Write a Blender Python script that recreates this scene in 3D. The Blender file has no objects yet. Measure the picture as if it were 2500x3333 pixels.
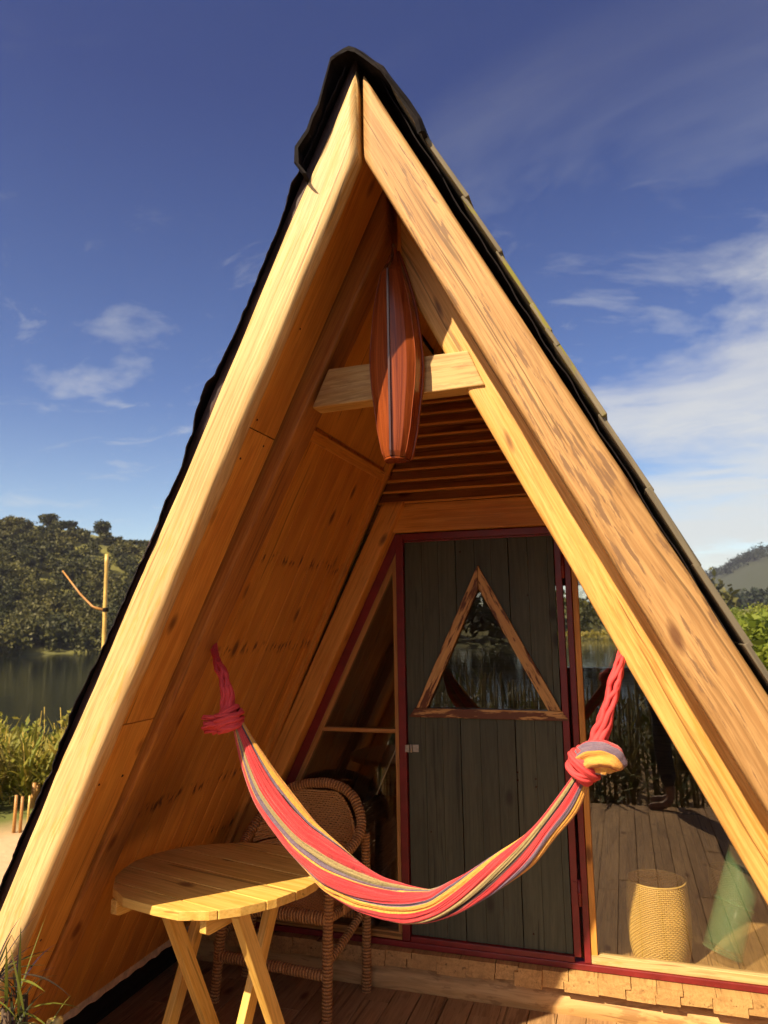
import bpy, math, random
import numpy as np
from mathutils import Vector, Matrix, noise
R = math.radians
rnd = random.Random(7)
nr = np.random.default_rng(11)
S = bpy.context.scene
COL = S.collection

# ------------------------------------------------------------------ helpers
def tag(o, label=None, cat=None, group=None, kind=None):
    if label: o['label'] = label
    if cat: o['category'] = cat
    if group: o['group'] = group
    if kind: o['kind'] = kind
    return o
def empty(name, loc=(0, 0, 0), **k):
    o = bpy.data.objects.new(name, None); COL.objects.link(o); o.location = loc; o.empty_display_size = .1
    return tag(o, **k)
def V(*a): return Vector(a)

class MB:
    """collects shapes into one mesh; 'gc' = grain coordinates (across, depth, along)"""
    def __init__(s): s.v = []; s.f = []; s.g = []; s.sm = []
    def add(s, vs, fs, gs, smooth=False):
        b = len(s.v); s.v += [tuple(x) for x in vs]; s.g += [tuple(x) for x in gs]
        s.f += [tuple(b + i for i in f) for f in fs]; s.sm += [smooth] * len(fs)
    def gfun(s, axis, up=None, off=None):
        w = Vector(axis).normalized()
        t = Vector(up) if up is not None else (V(0, 1, 0) if abs(w.y) < .9 else V(0, 0, 1))
        u = t.cross(w)
        if u.length < 1e-4: u = V(1, 0, 0).cross(w)
        u.normalize(); vv = w.cross(u)
        o = off or V(rnd.uniform(0, 40), rnd.uniform(0, 40), rnd.uniform(0, 40))
        return lambda p: (p.dot(u) + o.x, p.dot(vv) + o.y, p.dot(w) + o.z)
    def prism(s, poly, d, axis, off=None, up=None):
        """poly: 3-D points of a planar polygon, d: extrusion vector"""
        d = Vector(d); P = [Vector(p) for p in poly]; n = len(P)
        nn = V(0, 0, 0)
        for i in range(n): nn += P[i].cross(P[(i + 1) % n])
        if nn.dot(d) > 0: P = P[::-1]
        Q = [p + d for p in P]; g = s.gfun(axis, up, off)
        s.add(P + Q, [tuple(range(n)), tuple(range(2 * n - 1, n - 1, -1))] +
              [(i, i + n, (i + 1) % n + n, (i + 1) % n) for i in range(n)], [g(p) for p in P + Q])
    def box(s, c, size, axis=(0, 0, 1), off=None):
        x, y, z = [q / 2 for q in size]; c = Vector(c)
        s.prism([c + V(-x, -y, -z), c + V(x, -y, -z), c + V(x, -y, z), c + V(-x, -y, z)], V(0, 2 * y, 0), axis, off)
    def bar(s, p0, p1, w, h, side=(0, 1, 0)):
        """rectangular bar; w along 'side', h across it"""
        p0 = Vector(p0); p1 = Vector(p1); a = (p1 - p0).normalized(); sd = Vector(side)
        sd = (sd - a * sd.dot(a)).normalized(); t = a.cross(sd)
        s.prism([p0 + sd * w / 2 * i + t * h / 2 * j for i, j in ((-1, -1), (1, -1), (1, 1), (-1, 1))], p1 - p0, a)
    def tube(s, pts, rad, n=8, cap=True, sq=None, ref=(0, 0, 1)):
        P = [Vector(p) for p in pts]; m = len(P)
        rad = rad if callable(rad) else (lambda r: (lambda i, a: r))(rad) if not isinstance(rad, (list, tuple)) else (lambda L: (lambda i, a: L[i]))(rad)
        vs = []; gs = []; L = 0; off = rnd.uniform(0, 30)
        T0 = (P[1] - P[0]).normalized(); rf = Vector(ref)
        u = rf - T0 * rf.dot(T0)
        if u.length < .1: u = V(1, 0, 0) - T0 * T0.x
        u.normalize()
        for i in range(m):
            T = (P[min(i + 1, m - 1)] - P[max(i - 1, 0)]).normalized()
            u = (u - T * u.dot(T)).normalized(); w = T.cross(u)
            if i: L += (P[i] - P[i - 1]).length
            for k in range(n):
                a = 2 * math.pi * k / n; r = rad(i, a)
                vs.append(P[i] + (u * math.cos(a) + w * math.sin(a)) * r)
                gs.append((math.cos(a) * .05 + off, math.sin(a) * .05, L + off))
        fs = [(i * n + k, i * n + (k + 1) % n, (i + 1) * n + (k + 1) % n, (i + 1) * n + k) for i in range(m - 1) for k in range(n)]
        if cap: fs += [tuple(range(n - 1, -1, -1)), tuple((m - 1) * n + k for k in range(n))]
        s.add(vs, fs, gs, True)
    def sweep(s, secs, gs, closed=True, smooth=True, cap=True):
        n = len(secs[0]); m = len(secs)
        vs = [p for q in secs for p in q]; g = [p for q in gs for p in q]
        r = n if closed else n - 1
        fs = [(i * n + k, i * n + (k + 1) % n, (i + 1) * n + (k + 1) % n, (i + 1) * n + k) for i in range(m - 1) for k in range(r)]
        if cap and closed: fs += [tuple(range(n - 1, -1, -1)), tuple((m - 1) * n + k for k in range(n))]
        s.add(vs, fs, g, smooth)
    def build(s, name, mat, parent=None, bevel=0, subd=0, loc=None):
        me = bpy.data.meshes.new(name); me.from_pydata(s.v, [], s.f)
        me.polygons.foreach_set('use_smooth', s.sm)
        a = me.attributes.new('gc', 'FLOAT_VECTOR', 'POINT'); a.data.foreach_set('vector', [c for g in s.g for c in g])
        me.materials.append(mat); me.update()
        o = bpy.data.objects.new(name, me); COL.objects.link(o)
        if parent is not None:
            o.parent = parent; o.matrix_parent_inverse = Matrix.Translation(-parent_loc(parent))
        if bevel:
            m = o.modifiers.new('b', 'BEVEL'); m.width = bevel; m.segments = 2; m.limit_method = 'ANGLE'; m.angle_limit = R(40)
        if subd:
            m = o.modifiers.new('s', 'SUBSURF'); m.levels = m.render_levels = subd
        return o
def parent_loc(p):
    l = V(0, 0, 0)
    while p is not None:
        l += p.location; p = p.parent
    return l
def clip(poly, px, pz, nx, nz):
    """keep the part of a 2-D polygon where (p - P).n >= 0"""
    out = []
    for i in range(len(poly)):
        a = poly[i]; b = poly[(i + 1) % len(poly)]
        da = (a[0] - px) * nx + (a[1] - pz) * nz; db = (b[0] - px) * nx + (b[1] - pz) * nz
        if da >= 0: out.append(a)
        if da * db < 0:
            t = da / (da - db); out.append((a[0] + (b[0] - a[0]) * t, a[1] + (b[1] - a[1]) * t))
    return out
def fbm(x, y=0, z=0, s=1.): return noise.fractal(Vector((x * s, y * s, z * s)), 1, 2, 3)

# ------------------------------------------------------------------ materials
class NT:
    def __init__(s, name):
        s.m = bpy.data.materials.new(name); s.m.use_nodes = True; s.t = s.m.node_tree; s.n = s.t.nodes; s.n.clear()
        s.out = s.n.new('ShaderNodeOutputMaterial')
    def N(s, typ, ins=None, **pr):
        x = s.n.new('ShaderNode' + typ)
        for k, v in pr.items(): setattr(x, k, v)
        for k, v in (ins or {}).items():
            i = x.inputs[k]
            if isinstance(v, bpy.types.NodeSocket): s.t.links.new(v, i)
            else: i.default_value = v
        return x
    def attr(s, n='gc'): return s.N('Attribute', attribute_name=n).outputs['Vector']
    def map(s, v, sc, loc=(0, 0, 0)): return s.N('Mapping', {'Vector': v, 'Scale': sc, 'Location': loc}).outputs[0]
    def noise(s, v, scale=1, detail=3, rough=.55, dist=0): return s.N('TexNoise', {'Vector': v, 'Scale': scale, 'Detail': detail, 'Roughness': rough, 'Distortion': dist}).outputs['Fac']
    def ramp(s, f, *st, interp='LINEAR'):
        x = s.N('ValToRGB', {'Fac': f}); r = x.color_ramp; r.interpolation = interp
        while len(r.elements) < len(st): r.elements.new(.5)
        for e, (p, c) in zip(r.elements, st):
            e.position = p; e.color = (c, c, c, 1) if isinstance(c, (int, float)) else (*c, 1)
        return x.outputs[0]
    def mix(s, f, a, b, mode='MIX'):
        x = s.N('Mix', data_type='RGBA', blend_type=mode)
        for i, v in ((0, f), (6, a), (7, b)):
            if isinstance(v, bpy.types.NodeSocket): s.t.links.new(v, x.inputs[i])
            else: x.inputs[i].default_value = v if i == 0 else (*v, 1)
        return x.outputs[2]
    def math(s, op, a, b=0.5, c=None):
        x = s.N('Math', operation=op)
        for i, v in enumerate((a, b) if c is None else (a, b, c)):
            if isinstance(v, bpy.types.NodeSocket): s.t.links.new(v, x.inputs[i])
            else: x.inputs[i].default_value = v
        return x.outputs[0]
    def pbr(s, col, rough=.6, bump=None, bs=.3, bd=.002, **k):
        ins = {'Base Color': col if isinstance(col, bpy.types.NodeSocket) else (*col, 1), 'Roughness': rough}
        ins.update(k)
        b = s.N('BsdfPrincipled', ins)
        if bump is not None:
            bm = s.N('Bump', {'Height': bump, 'Strength': bs, 'Distance': bd}); s.t.links.new(bm.outputs[0], b.inputs['Normal'])
        s.t.links.new(b.outputs[0], s.out.inputs[0]); return s.m

def wood(name, light, dark, knots=.5, stain=.3, bark=0, rough=.55, knotc=(.10, .03, .008), fib=1., bs=.35, barkc=(.22, .10, .035), ring=1., rows=None, bth=.82):
    t = NT(name); g = t.attr()
    d = t.N('TexNoise', {'Vector': t.map(g, (2.2, 2.2, .8)), 'Scale': 1.5, 'Detail': 2})
    gd = t.N('VectorMath', {0: g, 1: t.N('VectorMath', {0: d.outputs['Color'], 'Scale': .06}, operation='SCALE').outputs[0]}, operation='ADD').outputs[0]
    f1 = t.noise(t.map(gd, (95 * fib, 95 * fib, 2.6)), 1, 4, .7)
    f2 = t.noise(t.map(gd, (30 * ring, 30 * ring, 1.0)), 1, 4, .7)
    f3 = t.noise(t.map(gd, (7, 7, .9)), 1, 4, .6)
    w = t.N('TexWave', {'Vector': t.map(gd, (1, 1, .09)), 'Scale': 13 * ring, 'Distortion': 5.5, 'Detail': 2.5, 'Detail Scale': 1.6}, wave_type='BANDS', bands_direction='X').outputs['Fac']
    k = t.math('ADD', t.math('MULTIPLY', f2, .5), t.math('ADD', t.math('MULTIPLY', f1, .42), t.math('MULTIPLY', w, .09)))
    col = t.mix(t.ramp(k, (.41, 0), (.49, .55), (.60, 1)), dark, light)
    tone = t.noise(g, .37, 1, .4)
    pg = t.noise(t.map(gd, (170, 170, 1.9), (2, 2, 6)), 1, 3, .6)
    col = t.mix(t.math('MULTIPLY', t.ramp(pg, (.50, 0), (.60, 1)), .42), col, tuple(c * .60 for c in dark))
    col = t.mix(t.math('MULTIPLY', t.ramp(f3, (.38, 1), (.6, 0)), stain), col, tuple(c * .62 for c in dark))
    fl = t.noise(t.map(gd, (75, 75, 6), (4, 4, 9)), 1, 2, .5)
    col = t.mix(t.math('MULTIPLY', t.ramp(fl, (.57, 0), (.64, 1)), .55), col, tuple(c * .7 for c in dark))
    bl = t.noise(t.map(g, (9, 9, 2.2), (8, 1, 3)), 1, 3, .6)
    col = t.mix(t.math('MULTIPLY', t.ramp(bl, (.45, 0), (.75, 1)), .35), col, tuple(min(1, c * 1.25) for c in light))
    # thin dark cracks along the grain
    cr = t.noise(t.map(gd, (46, 46, .7), (3, 7, 1)), 1, 2, .5)
    col = t.mix(t.math('MULTIPLY', t.ramp(cr, (.30, 1), (.335, 0)), .7), col, tuple(c * .25 for c in dark))
    col = t.mix(t.ramp(tone, (.35, .30), (.65, 0)), col, tuple(c * .8 for c in dark))
    if bark:
        bk = t.noise(t.map(gd, (52, 52, 7.5), (9, 2, 5)), 1, 4, .65)
        msk = t.noise(t.map(g, (5, 5, 1.4), (1, 8, 3)), 1, 2, .5)
        bk = t.math('ADD', bk, t.math('MULTIPLY', msk, .5))
        col = t.mix(t.math('MULTIPLY', t.ramp(bk, (bth, 0), (bth + .06, 1)), bark), col, barkc)
    if knots:
        vo = t.N('TexVoronoi', {'Vector': t.map(gd, (8, 8, 4.2)), 'Scale': 1., 'Randomness': 1.}, feature='F1')
        ks = t.N('SeparateColor', {0: vo.outputs['Color']}).outputs[0]
        lim = t.math('MULTIPLY', t.math('GREATER_THAN', ks, 1 - knots * .8), .20)
        kf = t.math('DIVIDE', vo.outputs['Distance'], t.math('ADD', lim, .0001))
        col = t.mix(t.ramp(kf, (.0, 0), (.05, .9), (.45, .8), (1., 0)), col, knotc)
        h = t.mix(.12, f1, f2)
    if rows:
        wz = t.N('SeparateXYZ', {0: gd}).outputs[2]; kn = t.noise(t.map(g, (34, 34, 13), (2, 5, 1)), 1, 2, .6)
        for r0 in rows:
            ds = t.math('ABSOLUTE', t.math('SUBTRACT', wz, r0))
            mk_ = t.math('MULTIPLY', t.ramp(ds, (.008, 1), (.034, 0)), t.ramp(kn, (.52, 0), (.60, 1)))
            col = t.mix(t.math('MULTIPLY', mk_, .9), col, knotc)
    hh = t.math('ADD', t.math('MULTIPLY', f1, .6), t.math('MULTIPLY', f3, 1.2))
    return t.pbr(col, rough, hh, bs, .004, **{'Specular IOR Level': .35})

def plain(name, col, rough=.6, var=.25, sc=30, bs=.2, metal=0, coat=0, bd=.002, spec=.5):
    t = NT(name); g = t.attr()
    f = t.noise(g, sc, 4, .6)
    c = t.mix(t.ramp(f, (.3, 0), (.7, 1)), tuple(x * (1 - var) for x in col), tuple(min(1, x * (1 + var)) for x in col))
    return t.pbr(c, t.ramp(f, (.2, rough * .8), (.8, min(1, rough * 1.15))), f, bs, bd, Metallic=metal, **{'Coat Weight': coat, 'Coat Roughness': .15, 'Specular IOR Level': spec})

def leafmat(name, cols, trans=.25, rough=.6):
    t = NT(name); g = t.N('SeparateXYZ', {0: t.attr()})
    n = len(cols)
    c = t.ramp(g.outputs[0], *[(i / (n - 1), cc) for i, cc in enumerate(cols)])
    c = t.mix(t.math('MULTIPLY', g.outputs[1], .55), c, tuple(x * .45 for x in cols[0]))
    p = t.N('BsdfPrincipled', {'Base Color': c, 'Roughness': rough, 'Specular IOR Level': .3})
    tr = t.N('BsdfTranslucent', {'Color': c})
    m = t.N('MixShader', {0: trans, 1: p.outputs[0], 2: tr.outputs[0]})
    t.t.links.new(m.outputs[0], t.out.inputs[0]); return t.m

M = {}
M['hewn'] = wood('hewn_log', (.69, .49, .235), (.52, .315, .12), .35, .15, .55, .5, barkc=(.55, .30, .07), bs=.5)
M['board'] = wood('hewn_board', (.53, .315, .125), (.34, .175, .06), .45, .35, .95, .6, barkc=(.19, .10, .045), bs=.6)
M['beam2'] = wood('orange_beam', (.54, .245, .055), (.36, .13, .025), .9, .5, .35, .5, knotc=(.13, .03, .008), barkc=(.22, .07, .02))
M['beam'] = wood('sawn_beam', (.74, .44, .14), (.60, .29, .06), .45, .35, .25, .5, barkc=(.42, .17, .035))
M['collar'] = wood('collar_beam', (.66, .46, .20), (.48, .29, .10), .35, .2, .35, .55, barkc=(.25, .12, .05))
M['lining'] = wood('lining_wood', (.80, .41, .085), (.62, .25, .040), .75, .5, 0, .42, knotc=(.09, .022, .006), ring=.6)
M['rows'] = wood('knotted_lining', (.80, .41, .085), (.62, .25, .040), .35, .5, 0, .42, knotc=(.09, .022, .006), ring=.6, rows=(8.4 + 1.500, 8.4 + 1.10, 8.4 + .46, 8.4 + .15))
M['lining2'] = wood('plywood', (.80, .43, .095), (.66, .31, .055), .5, .45, 0, .42, knotc=(.09, .022, .006), ring=.35)
M['trim'] = wood('trim_wood', (.78, .40, .09), (.62, .27, .05), .6, .4, 0, .45)
M['frame'] = wood('window_wood', (.52, .28, .085), (.36, .17, .05), .1, .1, 0, .45)
M['louvre'] = wood('louvre_board', (.58, .28, .09), (.34, .14, .045), .5, .5, .2, .55)
M['deck'] = wood('deck_wood', (.50, .31, .15), (.34, .19, .085), .7, .5, .35, .6, barkc=(.10, .045, .02))
M['floorend'] = wood('floor_board_wood', (.62, .38, .15), (.46, .27, .10), .3, .4, .25, .6, barkc=(.12, .05, .02))
M['sill_log'] = wood('sill_log', (.66, .42, .18), (.52, .30, .11), .5, .35, .5, .6, barkc=(.20, .09, .03))
M['table'] = wood('pine_table', (.80, .54, .16), (.66, .38, .075), .8, .25, 0, .45, knotc=(.10, .035, .012))
M['mossy'] = wood('mossy_plank', (.22, .185, .12), (.12, .10, .07), .2, .6, .9, .8, barkc=(.17, .16, .02))
M['burnt'] = wood('scorched_wood', (.68, .43, .17), (.58, .34, .11), 0, .1, 1., .5, barkc=(.13, .045, .018), bth=.74)
M['boat'] = wood('varnished_mahogany', (.38, .092, .022), (.17, .034, .011), .15, .5, 0, .22, bs=.15)
M['boatdark'] = plain('dark_varnish', (.06, .02, .012), .25, .3, 20, .1, 0, .3)
M['door'] = wood('painted_door', (.088, .098, .064), (.058, .068, .046), .3, .35, .25, .55, knotc=(.02, .015, .012), barkc=(.035, .03, .022), bs=.3)
M['red'] = plain('red_steel', (.17, .012, .014), .4, .25, 12, .1)
M['metal'] = plain('galvanised', (.42, .40, .36), .45, .3, 60, .2, .9)
M['felt'] = plain('roofing_felt', (.013, .010, .012), .9, .4, 25, .6, bd=.01, spec=.15)
M['plastic'] = plain('black_plastic', (.010, .010, .016), .5, .3, 9, .5, bd=.02)
M['wicker'] = plain('wicker', (.60, .32, .11), .55, .35, 45, .4)
t = NT('wrapped_wicker'); g = t.attr(); sz = t.N('SeparateXYZ', {0: g})
wv = t.N('TexWave', {'Vector': t.map(g, (2, 2, 1)), 'Scale': 22, 'Distortion': 2.2, 'Detail': 2, 'Detail Scale': 2}, wave_type='BANDS', bands_direction='Z').outputs['Fac']
nn_ = t.noise(g, 60, 3)
c = t.mix(t.ramp(wv, (.05, 0), (.55, 1)), (.22, .10, .035), (.66, .36, .13)); c = t.mix(t.ramp(nn_, (.35, .5), (.6, 0)), c, (.30, .14, .05))
M['wicker'] = t.pbr(c, .5, wv, .9, .006)
M['wickerw'] = plain('woven_wicker', (.64, .35, .12), .6, .4, 60, .4)
M['rattan'] = plain('rattan', (.72, .47, .13), .5, .25, 50, .2)
M['rope'] = plain('red_rope', (.62, .055, .060), .8, .25, 90, .5)
M['rope2'] = plain('olive_cord', (.45, .40, .12), .8, .2, 90, .4)
M['bamboo'] = plain('bamboo', (.52, .36, .10), .4, .3, 8, .1)
M['phone'] = plain('phone_black', (.02, .02, .022), .3, .1, 5, 0)
M['skin'] = plain('skin', (.30, .17, .11), .55, .08, 40, .1)
M['shirt'] = plain('dark_shirt', (.035, .045, .05), .8, .2, 30, .3)
M['trousers'] = plain('dark_trousers', (.018, .02, .026), .8, .2, 30, .3)
M['hair'] = plain('hair', (.03, .02, .015), .6, .3, 80, .4)
M['strand'] = plain('pale_bark', (.62, .50, .34), .7, .3, 30, .4)

def glass(name, tint=(1, 1, 1), k=1.6):
    t = NT(name)
    f = t.math('MINIMUM', t.math('MULTIPLY', t.N('Fresnel', {'IOR': 1.5}).outputs[0], k), 1)
    gl = t.N('BsdfGlossy', {'Roughness': .004, 'Color': (1, 1, 1, 1)})
    tr = t.N('BsdfTransparent', {'Color': (*tint, 1)})
    m = t.N('MixShader', {0: f, 1: tr.outputs[0], 2: gl.outputs[0]})
    t.t.links.new(m.outputs[0], t.out.inputs[0]); return t.m
M['glass'] = glass('window_glass', (.80, .81, .78), 3.0)
M['green'] = None
t = NT('green_glass')
gl = t.N('BsdfPrincipled', {'Base Color': (.30, .55, .28, 1), 'Roughness': .3, 'Transmission Weight': .2, 'Alpha': .17})
t.t.links.new(gl.outputs[0], t.out.inputs[0]); M['green'] = t.m

# hammock cloth: stripes run along the length; gc.x = 0..1 round the bundle, gc.z = length
t = NT('striped_cotton'); g = t.attr(); sx = t.N('SeparateXYZ', {0: g}).outputs[0]
Yc = (.72, .36, .06); Pc = (.17, .13, .19); Rc = (.56, .042, .052); Oc = (.34, .27, .12); Dc = (.03, .018, .022); Uc = (.74, .36, .07)
seq = [(Yc, .05), (Pc, .02), (Dc, .01), (Rc, .14), (Oc, .055), (Pc, .03), (Uc, .015), (Rc, .11), (Pc, .03), (Uc, .06), (Rc, .12), (Oc, .07), (Dc, .03), (Rc, .09), (Pc, .08), (Uc, .09)]
tot = sum(w for _, w in seq); acc = 0; st = []
for c, w in seq: st.append((acc, c)); acc += w / tot
c = t.ramp(sx, *st, interp='CONSTANT')
wv = t.noise(t.map(g, (110, 3, 130)), 1, 3, .75)
wr = t.noise(t.map(g, (90, 1, 5)), 1, 3, .6)
c = t.mix(t.ramp(wv, (.42, .0), (.62, .34)), c, (.06, .01, .015))
c = t.mix(t.ramp(t.noise(t.map(g, (300, 2, 9), (5, 0, 0)), 1, 2, .6), (.5, 0), (.66, .12)), c, (.75, .45, .35))
M['cloth'] = t.pbr(c, .9, t.math('ADD', wv, t.math('MULTIPLY', wr, 1.5)), .55, .004, **{'Specular IOR Level': .1, 'Sheen Weight': .25})

# ------------------------------------------------------------------ ground, lake, sky
def sm(a, b, x): t_ = min(1, max(0, (x - a) / (b - a))); return t_ * t_ * (3 - 2 * t_)
def height(x, y):
    r = math.hypot(x, y); ph = math.degrees(math.atan2(x, y))
    land = sm(4.5, 8, ph) * (1 - sm(75, 95, ph))                 # dry land to the right of the lake
    wig = 5 * noise.noise(V(ph * .045, 3, 0)) + 2.5 * noise.noise(V(ph * .2, 7, 0))
    left = (1 - sm(-22, -12, ph)) * sm(-90, -70, ph)
    r1 = 124 - 27 * left - 36 * sm(100, 140, abs(ph)) + wig         # far shore
    near = 15 + 2 * noise.noise(V(ph * .05, 0, 4))
    z = -.5
    z += (-2.6 + .5) * sm(near - 7, near + 3, r) * (1 - land)
    z += -.5 * land * sm(10, 40, r)
    lake = -2.6
    up = sm(r1 - 2, r1 + 5, r) * 1.1
    hl = 25 * sm(-100, -60, ph) * (1 - sm(-45.5, -24, ph) * .47) * (1 - sm(-20, -8, ph) * .9) if ph < 10 else 0
    hl = max(hl, 5 * sm(100, 125, abs(ph)), 2.0)
    hill = hl * sm(r1, r1 + 78, r) * (1 - .6 * sm(r1 + 110, r1 + 320, r))
    if r > near + 3 or land: z = z + (up + hill) * (1 - .75 * land)
    z += land * 3.0 * sm(60, 190, r)
    ridge = (12 + 48 * sm(-1, 10, ph) * (1 - sm(120, 170, ph)) ) * sm(420, 760, r) * (.85 + .3 * noise.noise(V(ph * .11, 9, 1)))
    z += ridge
    z += .35 * fbm(x, y, 0, .09) * sm(20, 60, r) + .03 * fbm(x, y, 0, .9)
    return z
radii = [0, 1.5, 3, 4, 5, 6, 7, 8, 9, 10, 11, 12, 13, 14, 15, 16, 17, 18, 20, 23, 27, 32, 40, 50, 62, 72, 80, 86, 92, 98, 104, 110, 116, 122, 128, 135, 143, 152, 162, 175, 190, 210, 240, 280, 330, 400, 470, 540, 610, 680, 740, 800, 950, 1150]
na = 240; vs = [(0, 0, height(0, .01))]; fs = []
for r in radii[1:]:
    for k in range(na):
        a = 2 * math.pi * k / na; x = r * math.sin(a); y = r * math.cos(a); vs.append((x, y, height(x, y)))
for k in range(na): fs.append((0, 1 + (k + 1) % na, 1 + k))
for i in range(len(radii) - 2):
    b = 1 + i * na; c_ = b + na
    for k in range(na): fs.append((b + k, b + (k + 1) % na, c_ + (k + 1) % na, c_ + k))
mb = MB(); mb.add(vs, fs, vs, True)
t = NT('ground'); g = t.attr(); n1 = t.noise(g, .35, 4); n2 = t.noise(g, 6, 4); n3 = t.noise(g, .05, 4)
ln = t.N('VectorMath', {0: g}, operation='LENGTH').outputs['Value']
sand = t.mix(n2, (.42, .27, .15), (.58, .40, .24)); grass = t.mix(n1, (.045, .065, .012), (.15, .16, .03))
far = t.mix(t.ramp(n3, (.35, 0), (.65, 1)), (.05, .055, .014), (.20, .19, .035))
c = t.mix(t.ramp(t.math('ADD', ln, t.math('MULTIPLY', n1, 1.5)), (.0, 0), (1, 1)), sand, sand)
mk = t.N('MapRange', {'Value': t.math('ADD', ln, t.math('MULTIPLY', n1, 2)), 'From Min': 8.3, 'From Max': 9.2}).outputs[0]
c = t.mix(mk, sand, grass); mk2 = t.N('MapRange', {'Value': ln, 'From Min': 60, 'From Max': 100}).outputs[0]
c = t.mix(mk2, c, far)
mk3 = t.N('MapRange', {'Value': ln, 'From Min': 380, 'From Max': 470}).outputs[0]
c = t.mix(mk3, c, (.035, .045, .022))
gm = t.pbr(c, .9, n2, .5, .03)
tag(mb.build('ground', gm), kind='structure')
mb = MB(); pts = [(260 * math.sin(2 * math.pi * k / 96), 260 * math.cos(2 * math.pi * k / 96), -2.0) for k in range(96)]
mb.add(pts, [tuple(range(95, -1, -1))], pts)
t = NT('lake_water'); g = t.attr()
w1 = t.noise(t.map(g, (.35, .35, 1)), 1, 4, .6); w2 = t.noise(t.map(g, (2.3, 2.3, 1)), 1, 3, .6)
lk = t.pbr((.010, .013, .010), .07, t.math('ADD', t.math('MULTIPLY', w1, .7), t.math('MULTIPLY', w2, .3)), .35, .06, **{'IOR': 1.33})
tag(mb.build('lake', lk), kind='structure')

# ------------------------------------------------------------------ foliage clouds
def leafcloud(name, mat, C, RAD, per, size, hue, parent=None, squash=1.0, seed=1):
    """C: n*3 crown centres, RAD: n*3 radii, per: leaves per crown, hue: n values 0..1"""
    rg = np.random.default_rng(seed); C = np.asarray(C, float); RAD = np.asarray(RAD, float); n = len(C)
    sub = 9                                                       # lumps in each crown
    L = rg.normal(size=(n, sub, 3)); L /= np.linalg.norm(L, axis=2, keepdims=True); L *= rg.uniform(.3, .85, (n, sub, 1))
    pick = rg.integers(0, sub, (n, per))
    d = rg.normal(size=(n, per, 3)); d /= np.linalg.norm(d, axis=2, keepdims=True)
    p = np.take_along_axis(L, pick[..., None], 1) + d * rg.uniform(.2, .52, (n, per, 1))
    pos = C[:, None] + p * RAD[:, None]
    a = rg.normal(size=(n, per, 3)); a /= np.linalg.norm(a, axis=2, keepdims=True)
    b = np.cross(a, rg.normal(size=(n, per, 3))); b /= np.linalg.norm(b, axis=2, keepdims=True)
    sz = size * rg.uniform(.5, 1.25, (n, per, 1))
    if np.ndim(size): sz = sz
    q = np.stack([pos - a * sz, pos + b * sz * .55, pos + a * sz, pos - b * sz * .55], 2).reshape(-1, 3)
    tot = n * per
    me = bpy.data.meshes.new(name); me.vertices.add(tot * 4); me.vertices.foreach_set('co', q.ravel())
    me.loops.add(tot * 4); me.loops.foreach_set('vertex_index', np.arange(tot * 4))
    me.polygons.add(tot); me.polygons.foreach_set('loop_start', np.arange(tot) * 4); me.polygons.foreach_set('loop_total', np.full(tot, 4))
    h = np.clip(np.asarray(hue)[:, None] + rg.normal(0, .12, (n, per)), 0, 1)
    lum = rg.uniform(0, 1, (n, sub)); lum = np.take_along_axis(lum, pick, 1)
    gc = np.stack([h, np.clip(lum * .6 + rg.uniform(0, .4, (n, per)), 0, 1), h * 0], 2).reshape(tot, 3)
    at = me.attributes.new('gc', 'FLOAT_VECTOR', 'POINT'); at.data.foreach_set('vector', np.repeat(gc, 4, 0).ravel())
    me.materials.append(mat); me.update(calc_edges=True); me.validate()
    o = bpy.data.objects.new(name, me); COL.objects.link(o)
    if parent is not None: o.parent = parent; o.matrix_parent_inverse = Matrix.Translation(-parent_loc(parent))
    return o
M['forest'] = leafmat('forest_leaf', [(.040, .048, .014), (.088, .088, .021), (.16, .145, .034)], .15)
M['conifer'] = leafmat('conifer_leaf', [(.016, .026, .013), (.028, .04, .018)], .1)
M['bright'] = leafmat('bright_leaf', [(.10, .155, .016), (.19, .235, .022), (.26, .27, .03)], .3)
M['weeds'] = leafmat('weed_leaf', [(.17, .21, .025), (.34, .31, .05), (.50, .37, .075)], .35)
M['corn'] = leafmat('corn_leaf', [(.05, .075, .015), (.13, .14, .03), (.30, .24, .09)], .35)
M['spiky'] = leafmat('spiky_leaf', [(.030, .015, .025), (.035, .045, .014), (.16, .19, .03)], .2, .35)

def shore(ph):
    wig = 5 * noise.noise(V(ph * .045, 3, 0)) + 2.5 * noise.noise(V(ph * .2, 7, 0))
    left = (1 - sm(-22, -12, ph)) * sm(-90, -70, ph)
    return 124 - 27 * left - 36 * sm(100, 140, abs(ph)) + wig
def P(ph, r): return r * math.sin(R(ph)), r * math.cos(R(ph))
C = []; RD = []; H = []
def tree_at(ph, r, h, w, hue):
    x, y = P(ph, r); z = height(x, y)
    C.append((x, y, z + h * .5)); RD.append((w, w, h * .55)); H.append(hue)
for _ in range(1500):                                              # forested slope left of the hut
    ph = rnd.uniform(-62, -20); r = shore(ph) - .5 + 66 * rnd.random() ** .9
    if r > shore(ph) + 46 and rnd.random() < .55: continue          # open grass near the crest
    tree_at(ph, r, rnd.uniform(2.0, 4.0) * (1 - .45 * sm(40, 66, r - shore(ph))), rnd.uniform(1.2, 2.2), max(0, min(1, .42 + .8 * noise.noise(V(ph * .4, r * .09, 0)))))
o = leafcloud('hillside_forest', M['forest'], C, RD, 300, .30, H, seed=2)
tag(o, 'dark green forest covering the hillside beyond the lake at the left', 'forest', kind='stuff')
C = []; RD = []; H = []
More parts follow.
